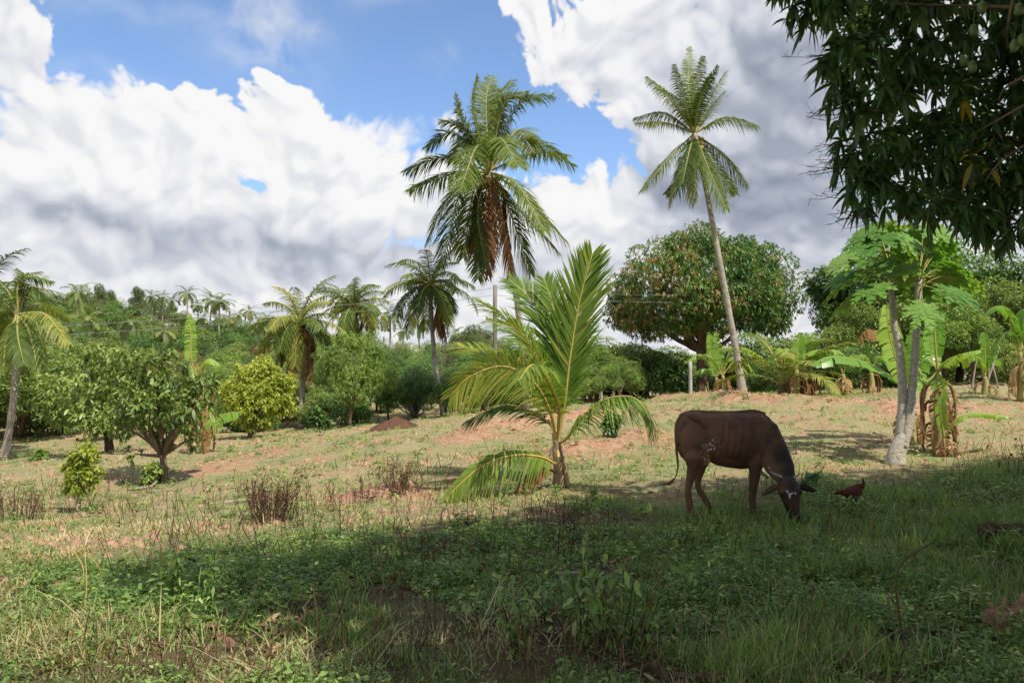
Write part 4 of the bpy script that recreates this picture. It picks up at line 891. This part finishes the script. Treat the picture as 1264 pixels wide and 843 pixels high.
stalk_clump('dry_weed_clump', 'brown dry stems in the shade in front of the young palm', 690, 8.0, 30, .32, .45, 715, M['litter'], 5, .03, None, .3, headn=1)
stalk_clump('dry_weed_clump', 'wispy brown stems standing in the shaded grass at left of centre', 535, 6.6, 40, .3, .7, 716, M['litter'], 4, .03, None, .3, headn=1)
stalk_clump('leafy_weed', 'pale weeds beside the bare patch under the cow tail', 735, 9.8, 14, .2, .35, 717, M['weed'], 12, .05, M['weed'], .4)
for i, (x, y, h) in enumerate([(106,5.9,.30),(128,5.8,.28),(186,5.75,.33),(203,5.7,.34),(110,5.2,.40)]):
    b = on_ground(x, y); rg = np.random.default_rng(740+i)
    o = MB().tube(cat([b, b+[rg.normal()*.02,0,h*.5], b+[rg.normal()*.04-.02,0,h]], 8), np.linspace(.006,.003,8), 5, rg.random()).build('straw_stalk', M['straw'])
    tag(o, ['pale straw stalk standing alone at left','second straw stalk, close right of the lone one','straw stalk left of the leafy weed','longest thin straw stalk touching the leafy weed','yellow bent stalk low in the left foreground'][i], 'stalk')
# dead shrub at the wood edge
def dead_shrub():
    rg = np.random.default_rng(760); b = on_ground(512, 31); t = thing('dead_shrub', 'bare pale dead shrub beside the curved palm trunk', 'shrub', b)
    for i in range(26):
        a = rg.random()*2*PI; e = b+np.array([math.cos(a)*1.3*rg.random(), math.sin(a)*.9, .8+1.1*rg.random()]); m = (b+e)/2+rg.normal(0,.2,3)
        mb = MB().tube(cat([b, m, e], 8), np.linspace(.035,.01,8), 5, .5)
        for _ in range(4): q = m+(e-m)*rg.random(); mb.tube([q, q+rg.normal(0,.28,3)], [.012,.005], 4, .5)
        mb.build('branch', M['wood_grey'], t)
dead_shrub()
# ------------------------------------------------------------------ mounds, logs, stump, sticks
def mound(name, label, px, Y, rx, ry, h, mat, seed, catg='mound'):
    rg = np.random.default_rng(seed); b = on_ground(px, Y); n = 40; u = np.linspace(-1,1,n); U, V = np.meshgrid(u, u, indexing='ij')
    X = b[0]+U*rx; Yy = b[1]+V*ry; rr_ = np.hypot(U, V); Z = gz(X, Yy)+h*np.clip(1-rr_**1.3, -.1, 1)*(.6+.8*fbm(X*2, Yy*2, seed, 4))-.015
    idx = np.arange(n*n).reshape(n,n); f = np.stack([idx[:-1,:-1], idx[1:,:-1], idx[1:,1:], idx[:-1,1:]], -1).reshape(-1,4)
    o = MB().add(np.stack([X,Yy,Z],-1), f, .5).build(name, mat, None, True); tag(o, label, catg); return o
mound('soil_mound', 'dark heap of fresh soil in the pasture below the coconut palms', 484, 21.5, .75, .6, .33, M['soil'], 801)
def log(name, label, pts, r0, r1, mat, seed, catg='log'):
    rg = np.random.default_rng(seed); o = MB().tube(cat(pts, 14), np.linspace(r0, r1, 14)*(1+.1*rg.normal(size=14)), 12, .5, .25, rg).build(name, mat, None, True); tag(o, label, catg)
def gp(px, Y, dz=0): q = on_ground(px, Y); q[2] += dz; return q
log('log', 'short dark rotting log in the shaded grass at the right edge', [gp(1208,7.2,.13), gp(1235,7.2,.15), gp(1275,7.25,.13)], .085, .05, M['log'], 811)
log('stick', 'pale fallen branch beside the roots of the crooked small tree', [gp(168,14.2,.03), gp(188,14.5,.05), gp(196,14.7,.1)], .025, .015, M['wood_grey'], 812, 'branch')
log('stick', 'long pale stick lying left of the dead weed clump', [gp(278,10.6,.03), gp(300,10.7,.04), gp(318,10.8,.03)], .014, .012, M['wood_grey'], 813, 'branch')
log('stick', 'pale stick lying in the shade in front of the young palm', [gp(690,5.9,.1), gp(705,5.95,.09), gp(717,6,.08)], .010, .008, M['wood_grey'], 814, 'branch')
log('twig', 'bent dark twig arching over the grass in the right foreground', [gp(1110,4.6,0), P(1106,720,4.6), P(1118,690,4.7), P(1150,670,4.9)], .006, .004, M['weed_dry'], 815, 'twig')
def stump():
    rg = np.random.default_rng(820); b = gp(1238, 4.9, .05); t = thing('dead_stump', 'split pale brown stump of dead wood in the right foreground', 'stump', b)
    MB().blob(b+[0,0,.03], .14, .11, .09, 16, 10, .5, None, .35, rg).build('root_ball', M['husk'], t)
    for i in range(24):
        a = rg.random()*2*PI; d = np.array([math.cos(a)*.7, math.sin(a)*.6, .35+.6*rg.random()]); l = .10+.12*rg.random(); p0 = b+np.array([rg.normal()*.05, rg.normal()*.04, -.02])
        MB().tube(cat([p0, p0+d*l*.5+rg.normal(0,.015,3), p0+d*l], 8), np.linspace(.034,.008,8), 7, .5, .4, rg).build('splinter', M['husk'], t, True)
stump()
# poles in the right wood, fence posts, utility poles, cables
for i, (x0, y0, x1, y1) in enumerate([(1214,478,1235,425),(1218,480,1222,428),(1232,478,1218,430),(1198,476,1206,440)]):
    o = MB().tube(cat([on_ground(x0, 25)+[0,0,-.1], P((x0+x1)/2+1,(y0+y1)/2,25), P(x1,y1,25)], 8), np.linspace(.03,.02,8), 6, .5).build('bean_pole', M['wood_grey'])
    tag(o, 'thin leaning bare pole at the edge of the right-hand wood', 'pole', 'leaning bare poles by the wood')
def post(name, label, px, Y, top, r, mat, group=None, sides=4):
    b = on_ground(px, Y); tp = P(px, top, Y); rg = np.random.default_rng(int(px))
    o = MB().tube(cat([b+[0,0,-.2], tp], 6), np.linspace(r, r*.85, 6), sides if sides > 4 else 8, .5, .04, rg).build(name, mat); tag(o, label, 'post' if 'utility' not in name else 'utility pole', group); return tp
post('concrete_post', 'pale grey post standing left of the round mango trunk', 852, 33, 446, .085, M['concrete'])
post('fence_post', 'short white post behind the young palm', 603, 29, 488, .07, M['concrete'])
post('fence_post', 'short grey post right of the curved palm', 568, 31, 494, .05, M['wood_grey'])
tA = post('utility_pole', 'slim wooden utility pole behind the young palm', 611, 33, 352, .10, M['pole'], None, 10)
bL = np.array([-26.0, 21, g1(-26,21)]); tL = bL+[0,0,3.6]; bR = np.array([22.0, 36, g1(22,36)]); tR = bR+[0,0,4.9]
for b, tp, lab in ((bL, tL, 'wooden utility pole beyond the left edge of the view'), (bR, tR, 'wooden utility pole hidden in the right-hand wood')):
    o = MB().tube([b-[0,0,.2], b*.5+tp*.5, tp+[0,0,.2]], [.1,.09,.08], 10, .5).build('utility_pole', M['pole']); tag(o, lab, 'utility pole')
for i, dz in enumerate((-.12, -.42)):
    for a, b, sag, lab in ((tL, tA, .5, 'left'), (tA, tR, .55, 'right')):
        s = np.linspace(0,1,40)[:,None]; pts = a+(b-a)*s; pts[:,2] += dz-4*sag*(s[:,0]*(1-s[:,0]))
        o = MB().tube(pts, .008, 5, .5).build('power_cable', M['wire'])
        tag(o, ('upper','lower')[i]+' power cable '+('crossing the left of the view below the palm crowns' if lab == 'left' else 'crossing in front of the round mango tree'), 'cable')
# ------------------------------------------------------------------ animals
def remesh(parts, voxel, smooth_it, name, origin):
    me = parts.mesh(name, origin); ob = bpy.data.objects.new('tmp', me); COL.objects.link(ob)
    m = ob.modifiers.new('r', 'REMESH'); m.mode = 'VOXEL'; m.voxel_size = voxel; m.use_smooth_shade = True
    s = ob.modifiers.new('s', 'SMOOTH'); s.iterations = smooth_it; s.factor = .5
    dg = bpy.context.evaluated_depsgraph_get(); dg.update(); ev = ob.evaluated_get(dg); nm = bpy.data.meshes.new_from_object(ev)
    bpy.data.objects.remove(ob); nm.name = name
    nm.polygons.foreach_set('use_smooth', np.ones(len(nm.polygons), dtype=bool)); return nm
def loft(mb, secs, seg=20):
    """secs: (center, half width vec a, half height vec b)"""
    a = np.linspace(0, 2*PI, seg, endpoint=False); V = []
    for c, u, v in secs: V.append(np.asarray(c)+np.outer(np.cos(a), u)+np.outer(np.sin(a), v))
    n = len(V); V = np.vstack(V+[np.repeat([secs[0][0]], seg, 0), np.repeat([secs[-1][0]], seg, 0)]); j = np.arange(seg); k = (j+1) % seg
    f = [np.stack([i*seg+j, i*seg+k, (i+1)*seg+k, (i+1)*seg+j], 1) for i in range(n-1)]
    f.append(np.stack([k, j, n*seg+j, n*seg+k], 1)); f.append(np.stack([(n-1)*seg+j, (n-1)*seg+k, (n+1)*seg+k, (n+1)*seg+j], 1))
    mb.add(V, np.vstack(f), .5)
def cow():
    Y = 8.7; k = Y/F; g0 = g1((890-632)*k, Y); org = np.array([(890-632)*k, Y, g0])
    def L(px, py, dy=0): return np.array([(px-632)*k, Y+dy, CH+(455-py)*k])
    mb = MB()
    S = [(835,525,545,.05),(840,515,556,.12),(849,509,566,.170),(858,507,568,.185),(870,510,567,.155),(884,509.5,574,.195),(900,509,577,.215),(915,509,578.5,.21),(928,508.5,577,.18),(938,509.5,573,.15),(947,513,566,.12),(953,520,556,.09)]
    loft(mb, [(L(x,(a+b)/2), np.array([0,w,0]), np.array([0,0,(b-a)*k/2])) for x,a,b,w in S], 24)
    # spine ridge, hip points, shoulder blades, ribs
    mb.tube(cat([L(838,513), L(852,508), L(875,508.5), L(905,509), L(930,507), L(944,511)], 16), .022, 8)
    for s in (-1,1):
        mb.tube(cat([L(847,512,s*.03), L(856,514.5,s*.155), L(866,526,s*.15)], 8), [.03,.04,.045,.045,.04,.035,.03,.02], 10); mb.blob(L(842,526,s*.075), .055,.045,.08)
        mb.blob(L(853,546,s*.12), .15,.085,.22); mb.blob(L(862,566,s*.13), .085,.06,.09); mb.blob(L(930,545,s*.115), .10,.065,.20); mb.blob(L(937,525,s*.07), .07,.05,.10)
        mb.blob(L(866,562,s*.12), .07,.06,.09)
    for i, x in enumerate(range(882,922,8)):
        for s in (-1,1): mb.tube(cat([L(x+3,520,s*.165), L(x,540,s*.214), L(x-4,562,s*.193)], 8), .012, 6)
    # neck and dewlap
    loft(mb, [(L(932,540,0), np.array([0,.09,0]), np.array([.05,0,.23])), (L(944,544,-.05), np.array([.02,.085,0]), np.array([.11,0,.19])), (L(950,560,-.13), np.array([.03,.075,.0]), np.array([.145,.02,.10])),
              (L(954,575,-.21), np.array([.02,.07,.02]), np.array([.150,0,.04])), (L(957,589,-.29), np.array([0,.075,.03]), np.array([.105,0,0]))], 20)
    mb.tube(cat([L(926,572,-.02), L(934,580,-.08), L(941,587,-.15)], 8), np.linspace(.03,.022,8), 8)
    # head, facing the camera and down
    hp = [(957,583,-.31,.075,.075),(957.5,589,-.34,.105,.095),(958.5,598,-.355,.118,.105),(959.5,607,-.36,.102,.10),(961,617,-.37,.074,.084),(962.5,628,-.38,.056,.070),(964,637,-.385,.063,.066),(964.5,645,-.385,.052,.05)]
    loft(mb, [(L(x,y,d), np.array([w,0,0]), np.array([0,-t*.9,.012])) for x,y,d,w,t in hp], 20)
    for s in (-1,1):
        mb.blob(L(958.5+s*10.5,599,-.405), .030,.024,.026)          # brow
        mb.tube(cat([L(959+s*6,604,-.43), L(961+s*4.5,618,-.435), L(963.5+s*3.5,630,-.435)], 6), .013, 8)
        mb.blob(L(964+s*4.5,640,-.43), .022,.022,.020)              # nostril wing
        tip = L(960+s*34, 600.5 if s > 0 else 606, -.30); bs = L(958+s*11, 594, -.31)
        e = cat([bs, (bs+tip)/2+[0,0,.012], tip], 9); prof = np.array([.025,.038,.050,.058,.060,.054,.042,.026,.008])
        loft(mb, [(e[i], np.array([0,.012,0]), np.array([0,0,prof[i]*.85])) for i in range(9)], 10)
    # legs: (hip/shoulder) -> joints
    def leg(pts, rad): c = cat([L(*p) for p in pts], 22); mb.tube(c, np.interp(np.linspace(0,1,22), np.linspace(0,1,len(rad)), rad), 12)
    gpy = lambda dy: 455+(CH-g0)/k*1.0
    G0 = gpy(0)
    leg([(850,545,-.13),(852,570,-.13),(845,600,-.13),(847,620,-.13),(848,633,-.13),(851,G0,-.13)], [.02,.12,.062,.038,.038,.040,.032,.042,.05])
    leg([(862,550,.12),(868,572,.12),(863,599,.12),(873,618,.12),(880,633,.12),(884,G0,.12)], [.02,.10,.055,.036,.036,.038,.032,.04,.048])
    leg([(930,550,-.12),(926,578,-.12),(923,606,-.12),(923,622,-.12),(924,634,-.12),(926,G0,-.12)], [.02,.078,.055,.040,.040,.033,.032,.04,.048])
    leg([(934,552,.10),(936,580,.10),(932,606,.10),(931,622,.10),(932,634,.10),(934,G0,.10)], [.02,.075,.05,.038,.038,.033,.032,.04,.048])
    # tail
    tl = cat([L(839,515,0), L(834,525,-.01), L(833.5,550,-.02), L(835,575,-.03), L(832,588,-.03)], 20); mb.tube(tl, np.linspace(.026,.011,20), 8)
    tl2 = cat([L(832,588,-.03), L(824,595,-.03), L(813,596,-.02)], 8); mb.tube(tl2, [.011,.016,.021,.024,.022,.018,.012,.004], 8)
    t = thing('cow', 'thin dark brown cow grazing with its head down in the shade', 'cow', org)
    nm = remesh(mb, .0085, 18, 'body', org); ob = bpy.data.objects.new('body', nm); COL.objects.link(ob); ob.parent = t
    m, ns, ls = newmat('cow_hide'); tc = ns.new('ShaderNodeTexCoord'); sx = ns.new('ShaderNodeSeparateXYZ'); ls.new(tc.outputs['Object'], sx.inputs[0])
    nz = ns.new('ShaderNodeTexNoise'); nz.inputs['Scale'].default_value = 5; nz.inputs['Detail'].default_value = 6; ls.new(tc.outputs['Object'], nz.inputs['Vector'])
    mr = ns.new('ShaderNodeMapRange'); mr.inputs[1].default_value = 0; mr.inputs[2].default_value = .75; ls.new(sx.outputs[0], mr.inputs[0])
    ad = ns.new('ShaderNodeMath'); ad.operation = 'MULTIPLY_ADD'; ad.inputs[1].default_value = 1.1; ad.inputs[2].default_value = -.55; ls.new(nz.outputs['Fac'], ad.inputs[0])
    a2 = ns.new('ShaderNodeMath'); ls.new(mr.outputs[0], a2.inputs[0]); ls.new(ad.outputs[0], a2.inputs[1])
    rp = ramp(ns, [(0,'64462f'),(.3,'483022'),(.55,'5a3e2a'),(.8,'33241c'),(1,'221916')]); ls.new(a2.outputs[0], rp.inputs[0]); col = rp.outputs[0]
    def patch(c, rad, thr, colr, sc):
        nonlocal col
        d = ns.new('ShaderNodeVectorMath'); d.operation = 'DISTANCE'; ls.new(tc.outputs['Object'], d.inputs[0]); d.inputs[1].default_value = tuple(c)
        q = ns.new('ShaderNodeTexNoise'); q.inputs['Scale'].default_value = sc; q.inputs['Detail'].default_value = 3; ls.new(tc.outputs['Object'], q.inputs['Vector'])
        dd = ns.new('ShaderNodeMath'); dd.operation = 'MULTIPLY'; dd.inputs[1].default_value = .30/rad; ls.new(d.outputs['Value'], dd.inputs[0])
        s = ns.new('ShaderNodeMath'); s.operation = 'SUBTRACT'; ls.new(q.outputs['Fac'], s.inputs[0]); ls.new(dd.outputs[0], s.inputs[1])
        g = ns.new('ShaderNodeMapRange'); g.inputs[1].default_value = thr; g.inputs[2].default_value = thr+.03; ls.new(s.outputs[0], g.inputs[0])
        mx = ns.new('ShaderNodeMixRGB'); ls.new(g.outputs[0], mx.inputs[0]); ls.new(col, mx.inputs[1]); mx.inputs[2].default_value = lin(colr); col = mx.outputs[0]
    patch(L(957,600,-.44)-org, .065, .36, 'aca4a0', 30)
    patch(L(871,550,-.19)-org, .15, .44, 'b8ac9c', 40)
    patch(L(941,582,-.12)-org, .12, .34, '9c8c7c', 26)
    patch(L(868,565,-.15)-org, .12, .40, 'a08058', 16)
    pbn = ns.new('ShaderNodeBsdfPrincipled'); pbn.inputs['Roughness'].default_value = .55; pbn.inputs['Sheen Weight'].default_value = 0; pbn.inputs['Specular IOR Level'].default_value = .22; ls.new(col, pbn.inputs['Base Color'])
    n2 = ns.new('ShaderNodeTexNoise'); n2.inputs['Scale'].default_value = 90; n2.inputs['Detail'].default_value = 3; ls.new(tc.outputs['Object'], n2.inputs['Vector'])
    bp = ns.new('ShaderNodeBump'); bp.inputs['Strength'].default_value = .5; bp.inputs['Distance'].default_value = .006; ls.new(n2.outputs['Fac'], bp.inputs['Height']); ls.new(bp.outputs[0], pbn.inputs['Normal'])
    o = ns.new('ShaderNodeOutputMaterial'); ls.new(pbn.outputs[0], o.inputs[0]); nm.materials.clear(); nm.materials.append(m)
    hm = barkmat('horn', '8a8072', 'b0a696', 20); dk = barkmat('wet_black', '120e0c', '1c1614', 20, rough=.2, bump=0)
    for s in (-1,1):
        h = cat([L(958+s*5,587,-.33), L(958+s*9,582,-.33), L(958+s*(12 if s > 0 else 17),580-(0 if s > 0 else 1),-.34), L(958+s*(13 if s > 0 else 21),577-(1 if s < 0 else 0),-.35)], 10)
        MB().tube(h, np.linspace(.018,.005,10), 8).build('horn', hm, t, True)
        MB().blob(L(958.5+s*9.6,602,-.415), .013,.011,.012).build('eye', dk, t, True)
        MB().blob(L(964+s*4.2,640.5,-.447), .008,.005,.007).build('nostril', dk, t, True)
cow()
def hen():
    Y = 9.2; k = Y/F; x0 = (1050-632)*k; g0 = g1(x0, Y); org = np.array([x0, Y, g0])
    gpy = 455+(CH-g0)/k; off = 634-gpy
    def L(px, py, dy=0): return np.array([(px-632)*k, Y+dy, CH+(455-(py-off))*k])
    mb = MB()
    loft(mb, [(L(1036,615), np.array([0,.02,0]), np.array([0,0,.022])),(L(1040,614.5), np.array([0,.036,0]), np.array([0,0,.042])),(L(1045,614.5), np.array([0,.058,0]), np.array([0,0,.074])),(L(1051,614), np.array([0,.066,0]), np.array([0,0,.086])),
              (L(1057,611.5), np.array([0,.056,0]), np.array([0,0,.080])),(L(1061,608), np.array([0,.035,0]), np.array([0,0,.052])),(L(1064,604), np.array([.0,.02,0]), np.array([.02,0,.03]))], 16)
    mb.tube(cat([L(1041,614), L(1036,613), L(1032,614)], 8), np.linspace(.034,.024,8), 10); mb.blob(L(1031,614.5), .026,.020,.022)
    mb.tube(cat([L(1029,615), L(1026.5,617)], 4), [.010,.007,.004,.002], 6)
    for i in range(7): mb.tube(cat([L(1058,611,(i-3)*.008), L(1062+i*.4,604,(i-3)*.012), L(1062+i*.9-2,595+i*1.5,(i-3)*.016)], 7), [.024,.022,.020,.018,.016,.012,.004], 6)
    for s in (-1,1): mb.blob(L(1052,613,s*.05), .075,.02,.045)
    for s, x in ((-1,1050),(1,1054)):
        mb.blob(L(x,622,s*.025), .028,.026,.04); mb.tube(cat([L(x,624,s*.025), L(x+1,629,s*.025), L(x,634,s*.025)], 6), .007, 6)
        for d in (-4,-3.2,3): mb.tube(cat([L(x,633.4,s*.025), L(x+d,634,s*.025+(.02 if d == -3.2 else -.01))], 3), .005, 5)
    t = thing('hen', 'small rusty red hen pecking in the grass right of the cow', 'chicken', org)
    nm = remesh(mb, .0045, 2, 'body', org); ob = bpy.data.objects.new('body', nm); COL.objects.link(ob); ob.parent = t
    nm.materials.clear(); nm.materials.append(barkmat('hen_feathers', '3a1a10', '6a3420', 40, (.4,1,1), .9, .6))
    MB().blob(L(1031,611,0), .014,.004,.012).build('comb', barkmat('comb_red', '8a2018', 'a83828', 20), t, True)
    for s in (-1,1): MB().blob(L(1030,614,s*.019), .004).build('eye', barkmat('hen_eye', '100c08', '18120c', 20, rough=.2), t, True)
hen()
for o in list(bpy.data.objects):
    if '_o' in o: del o['_o']
# ------------------------------------------------------------------ world: nishita sky with cumulus
w = bpy.data.worlds.new('World'); scene.world = w; w.use_nodes = True; nt = w.node_tree; ns, ls = nt.nodes, nt.links; ns.clear()
def node(t, **k):
    n = ns.new(t)
    for a, v in k.items(): setattr(n, a, v)
    return n
def mth(op, a, b=None, c=None):
    q = node('ShaderNodeMath', operation=op)
    for i, v in enumerate((a, b, c)):
        if v is None: continue
        if isinstance(v, (int, float)): q.inputs[i].default_value = v
        else: ls.new(v, q.inputs[i])
    return q.outputs[0]
SW, SH = 4200, 862           # 360 degrees around, 0..~74 degrees up
def make_clouds(SW=SW, SH=SH):
    elmax = SH/SW*2*PI
    def shift(a, dx, dy):      # a[row,col] sampled at (az+dx, el+dy)
        ix = int(round(dx/(2*PI)*SW)); iy = int(round(dy/elmax*SH)); b = np.roll(a, -ix, 1)
        return b if iy == 0 else np.vstack([b[iy:], np.repeat(b[-1:], iy, 0)])
    az = ((np.arange(SW)+.5)/SW*2-1)*PI; el = (np.arange(SH)+.5)/SH*elmax
    AZ, EL = np.meshgrid(az.astype(np.float32), el.astype(np.float32))
    def gn(x, y, s):
        i = np.floor(x).astype(np.int64); j = np.floor(y).astype(np.int64); fx = (x-i).astype(np.float32); fy = (y-j).astype(np.float32)
        u = fx*fx*fx*(fx*(fx*6-15)+10); v = fy*fy*fy*(fy*(fy*6-15)+10)
        def g(a, b, dx, dy):
            h = (_hash(i+a, j+b, s)*6.2831853).astype(np.float32); return np.cos(h)*dx+np.sin(h)*dy
        n0 = g(0,0,fx,fy)*(1-u)+g(1,0,fx-1,fy)*u; n1 = g(0,1,fx,fy-1)*(1-u)+g(1,1,fx-1,fy-1)*u
        return (n0*(1-v)+n1*v)*1.4          # about -1..1
    def fb(x, y, s, o, bil=False, g=.5):
        t = np.zeros_like(x); a = 1; n = 0; cs, sn = .8, .6
        for k in range(o):
            v = gn(x, y, s+k*3)
            v = np.abs(v)*1.6 if bil else v*.5+.5
            t += a*v; n += a; a *= g; x, y = (x*cs-y*sn)*2.03+1.7, (x*sn+y*cs)*2.03+.6
        return t/n
    wx = fb(AZ*5, EL*5, 3, 4)-.5; wy = fb(AZ*5+9, EL*5, 17, 4)-.5
    X = AZ+.10*wx; Y = EL+.10*wy
    def ae(cx, cy):
        d = P(cx, cy, 1.0)-np.array([0,0,CH]); d /= np.linalg.norm(d); return math.atan2(d[0], d[1]), math.asin(d[2])
    f = np.full(X.shape, -9, np.float32)
    for cx, cy, rx, ry in BL:
        a0, e0 = ae(cx, cy); c = math.cos(e0)
        g = (1-np.sqrt(((X-a0)*F*c/rx)**2+((Y-e0)*F/ry)**2))*min(rx, ry)/60
        m = np.maximum(f, g); h = np.clip(.3-np.abs(f-g), 0, None); f = m+h*h/1.2
    gen = (fb(AZ*1.9+5, EL*2.6, 41, 3)-.5)*7+.35-EL*.3
    out = np.clip(np.maximum(np.abs(AZ)-.72, EL-.56)*8, 0, 1)
    f = f*(1-out)+gen*out
    def bl(lst):
        t = np.zeros_like(X)
        for cx, cy, rx, ry, am in lst:
            a0, e0 = ae(cx, cy); c = math.cos(e0); t += am*np.exp(-((X-a0)*F*c/rx)**2-((Y-e0)*F/ry)**2)
        return t
    f = f-bl(HOLES)
    b1 = fb(X*7, Y*8, 61, 2, True); b2 = fb(X*17+3, Y*19, 71, 5, True, .55); b3 = fb(X*12, Y*15, 91, 4, False, .5)
    h = (b1-.38)*1.1+(b2-.38)*1.25+(b3-.5)*.3
    dn = f+h
    cov = sst(-.02, .20, dn).astype(np.float32)
    edge_soft = fb(AZ*4, EL*5, 151, 2); cov = np.minimum(cov, sst(-.05, .15+.6*sst(.58, .75, edge_soft), dn)).astype(np.float32)
    wisp = fb(X*12, Y*14, 121, 6, False, .6); cov = np.maximum(cov, np.clip(bl(THIN)*(wisp*3.2-1.1), 0, .8))
    tau = np.clip(f+(b1-.38)*.8, 0, 1.6)
    occ = np.zeros_like(tau)
    for k in range(1, 15): occ += np.clip(shift(tau, .0035*k, .009*k)-.25, 0, 1.3)*.0095
    pf = (b1-.38)*1.0+(fb(X*17+3, Y*19, 71, 2, True, .55)-.38)*.8
    rel = pf-shift(pf, .010, .020); rel2 = h-shift(h, .005, .009)
    br = 1.03-occ*1.75+np.clip(rel, -.5, .5)*.30+np.clip(rel2, -.3, .3)*.15
    br -= bl(GREY)*(.72+.5*fb(X*5+3, Y*8, 131, 3))
    br -= (1-sst(.0, .5, dn))*.05
    br = np.where(out > .5, br-.1, br)
    return np.clip(br, 0, 1).astype(np.float32), cov
BL = [(110,205,215,95),(350,215,190,95),(318,100,48,46),(335,135,75,60),(440,172,90,60),(200,138,85,46),(75,150,110,46),(15,50,95,80),(520,270,130,85),(680,285,130,75),(600,370,900,100),(150,300,400,85),(600,470,1500,110),
      (760,52,185,70),(700,108,95,30),(885,110,125,110),(940,200,190,130),(1130,180,320,260),(850,270,140,85),(640,6,70,24),(830,20,250,50)]
HOLES = [(290,214,15,14,1.25),(306,229,17,8,1.0),(690,175,60,34,.9),(560,45,40,45,1.6),(240,55,75,45,1.1),(470,75,100,60,1.3),(110,60,25,30,1.0),(600,150,40,60,.8)]
THIN = [(325,35,50,44,.75),(150,10,60,18,.3),(470,4,30,12,.6),(140,95,40,10,.4),(520,95,14,10,.3),(545,75,10,8,.3),(390,35,20,20,.2)]
GREY = [(110,272,190,22,.36),(330,300,170,22,.30),(960,55,110,75,.55),(930,235,110,50,.52),(1010,290,120,50,.28),(830,240,60,30,.38),(440,330,170,24,.22),(20,60,80,60,.16),(700,95,120,34,.16),(700,330,120,30,.22),(540,340,60,25,.2),(1000,130,60,60,.2),(200,350,250,18,.12),(750,210,30,30,.1),(780,40,60,40,.1)]

br_, cov_ = make_clouds()
img = bpy.data.images.new('cloud_map', SW, SH, alpha=False, float_buffer=False, is_data=True)
px_ = np.ones((SH, SW, 4), np.float32); px_[...,0] = br_; px_[...,1] = cov_; px_[...,2] = 0
img.pixels.foreach_set(px_.ravel()); img.update(); img.pack()
tcn = node('ShaderNodeTexCoord'); sp = node('ShaderNodeSeparateXYZ'); ls.new(tcn.outputs['Generated'], sp.inputs[0])
az = mth('MULTIPLY_ADD', mth('ARCTAN2', sp.outputs[0], sp.outputs[1]), .5/PI, .5)
el = mth('MULTIPLY', mth('ARCSINE', mth('MINIMUM', mth('MAXIMUM', sp.outputs[2], 0.0), 1.0)), 1/(SH/SW*2*PI))
cb = node('ShaderNodeCombineXYZ'); ls.new(az, cb.inputs[0]); ls.new(mth('MINIMUM', el, .999), cb.inputs[1])
it = node('ShaderNodeTexImage', interpolation='Linear', extension='EXTEND'); it.image = img; ls.new(cb.outputs[0], it.inputs['Vector'])
s2 = node('ShaderNodeSeparateColor'); ls.new(it.outputs['Color'], s2.inputs[0])
cr = node('ShaderNodeValToRGB'); e = cr.color_ramp.elements; e[0].position = 0; e[0].color = (.28,.32,.40,1); e[1].position = 1; e[1].color = (.98,.97,.97,1)
q = e.new(.35); q.color = (.44,.48,.57,1); q = e.new(.7); q.color = (.74,.76,.82,1); ls.new(s2.outputs[0], cr.inputs[0])
BG = .12
csc = node('ShaderNodeVectorMath', operation='SCALE'); ls.new(cr.outputs[0], csc.inputs[0]); csc.inputs['Scale'].default_value = .565/BG
sky = node('ShaderNodeTexSky', sky_type='NISHITA'); sky.sun_disc = False; sky.sun_elevation = R(SUN_EL); sky.sun_rotation = math.atan2(SD[0], SD[1]); sky.air_density = .9; sky.dust_density = .3; sky.ozone_density = 4.0
mx = node('ShaderNodeMixRGB'); ls.new(s2.outputs[1], mx.inputs[0]); ls.new(sky.outputs[0], mx.inputs[1]); ls.new(csc.outputs[0], mx.inputs[2])
bg = node('ShaderNodeBackground'); bg.inputs['Strength'].default_value = BG; ls.new(mx.outputs[0], bg.inputs[0])
wo = node('ShaderNodeOutputWorld'); ls.new(bg.outputs[0], wo.inputs[0])
w.cycles.sampling_method = 'MANUAL'; w.cycles.sample_map_resolution = 512
# ------------------------------------------------------------------ sun, render settings
sl = bpy.data.lights.new('sun', 'SUN'); sl.energy = 3.6; sl.angle = R(.5); sl.color = (1, .95, .86)
so = bpy.data.objects.new('sun', sl); COL.objects.link(so); so.rotation_euler = Vector(SD).to_track_quat('Z', 'Y').to_euler()
scene.render.engine = 'CYCLES'; scene.cycles.max_bounces = 6; scene.cycles.diffuse_bounces = 3; scene.cycles.transmission_bounces = 4; scene.cycles.transparent_max_bounces = 8
scene.view_settings.view_transform = 'Standard'; scene.view_settings.look = 'None'; scene.view_settings.exposure = 0.78; scene.view_settings.gamma = 1
scene.render.resolution_x = 1024; scene.render.resolution_y = 682
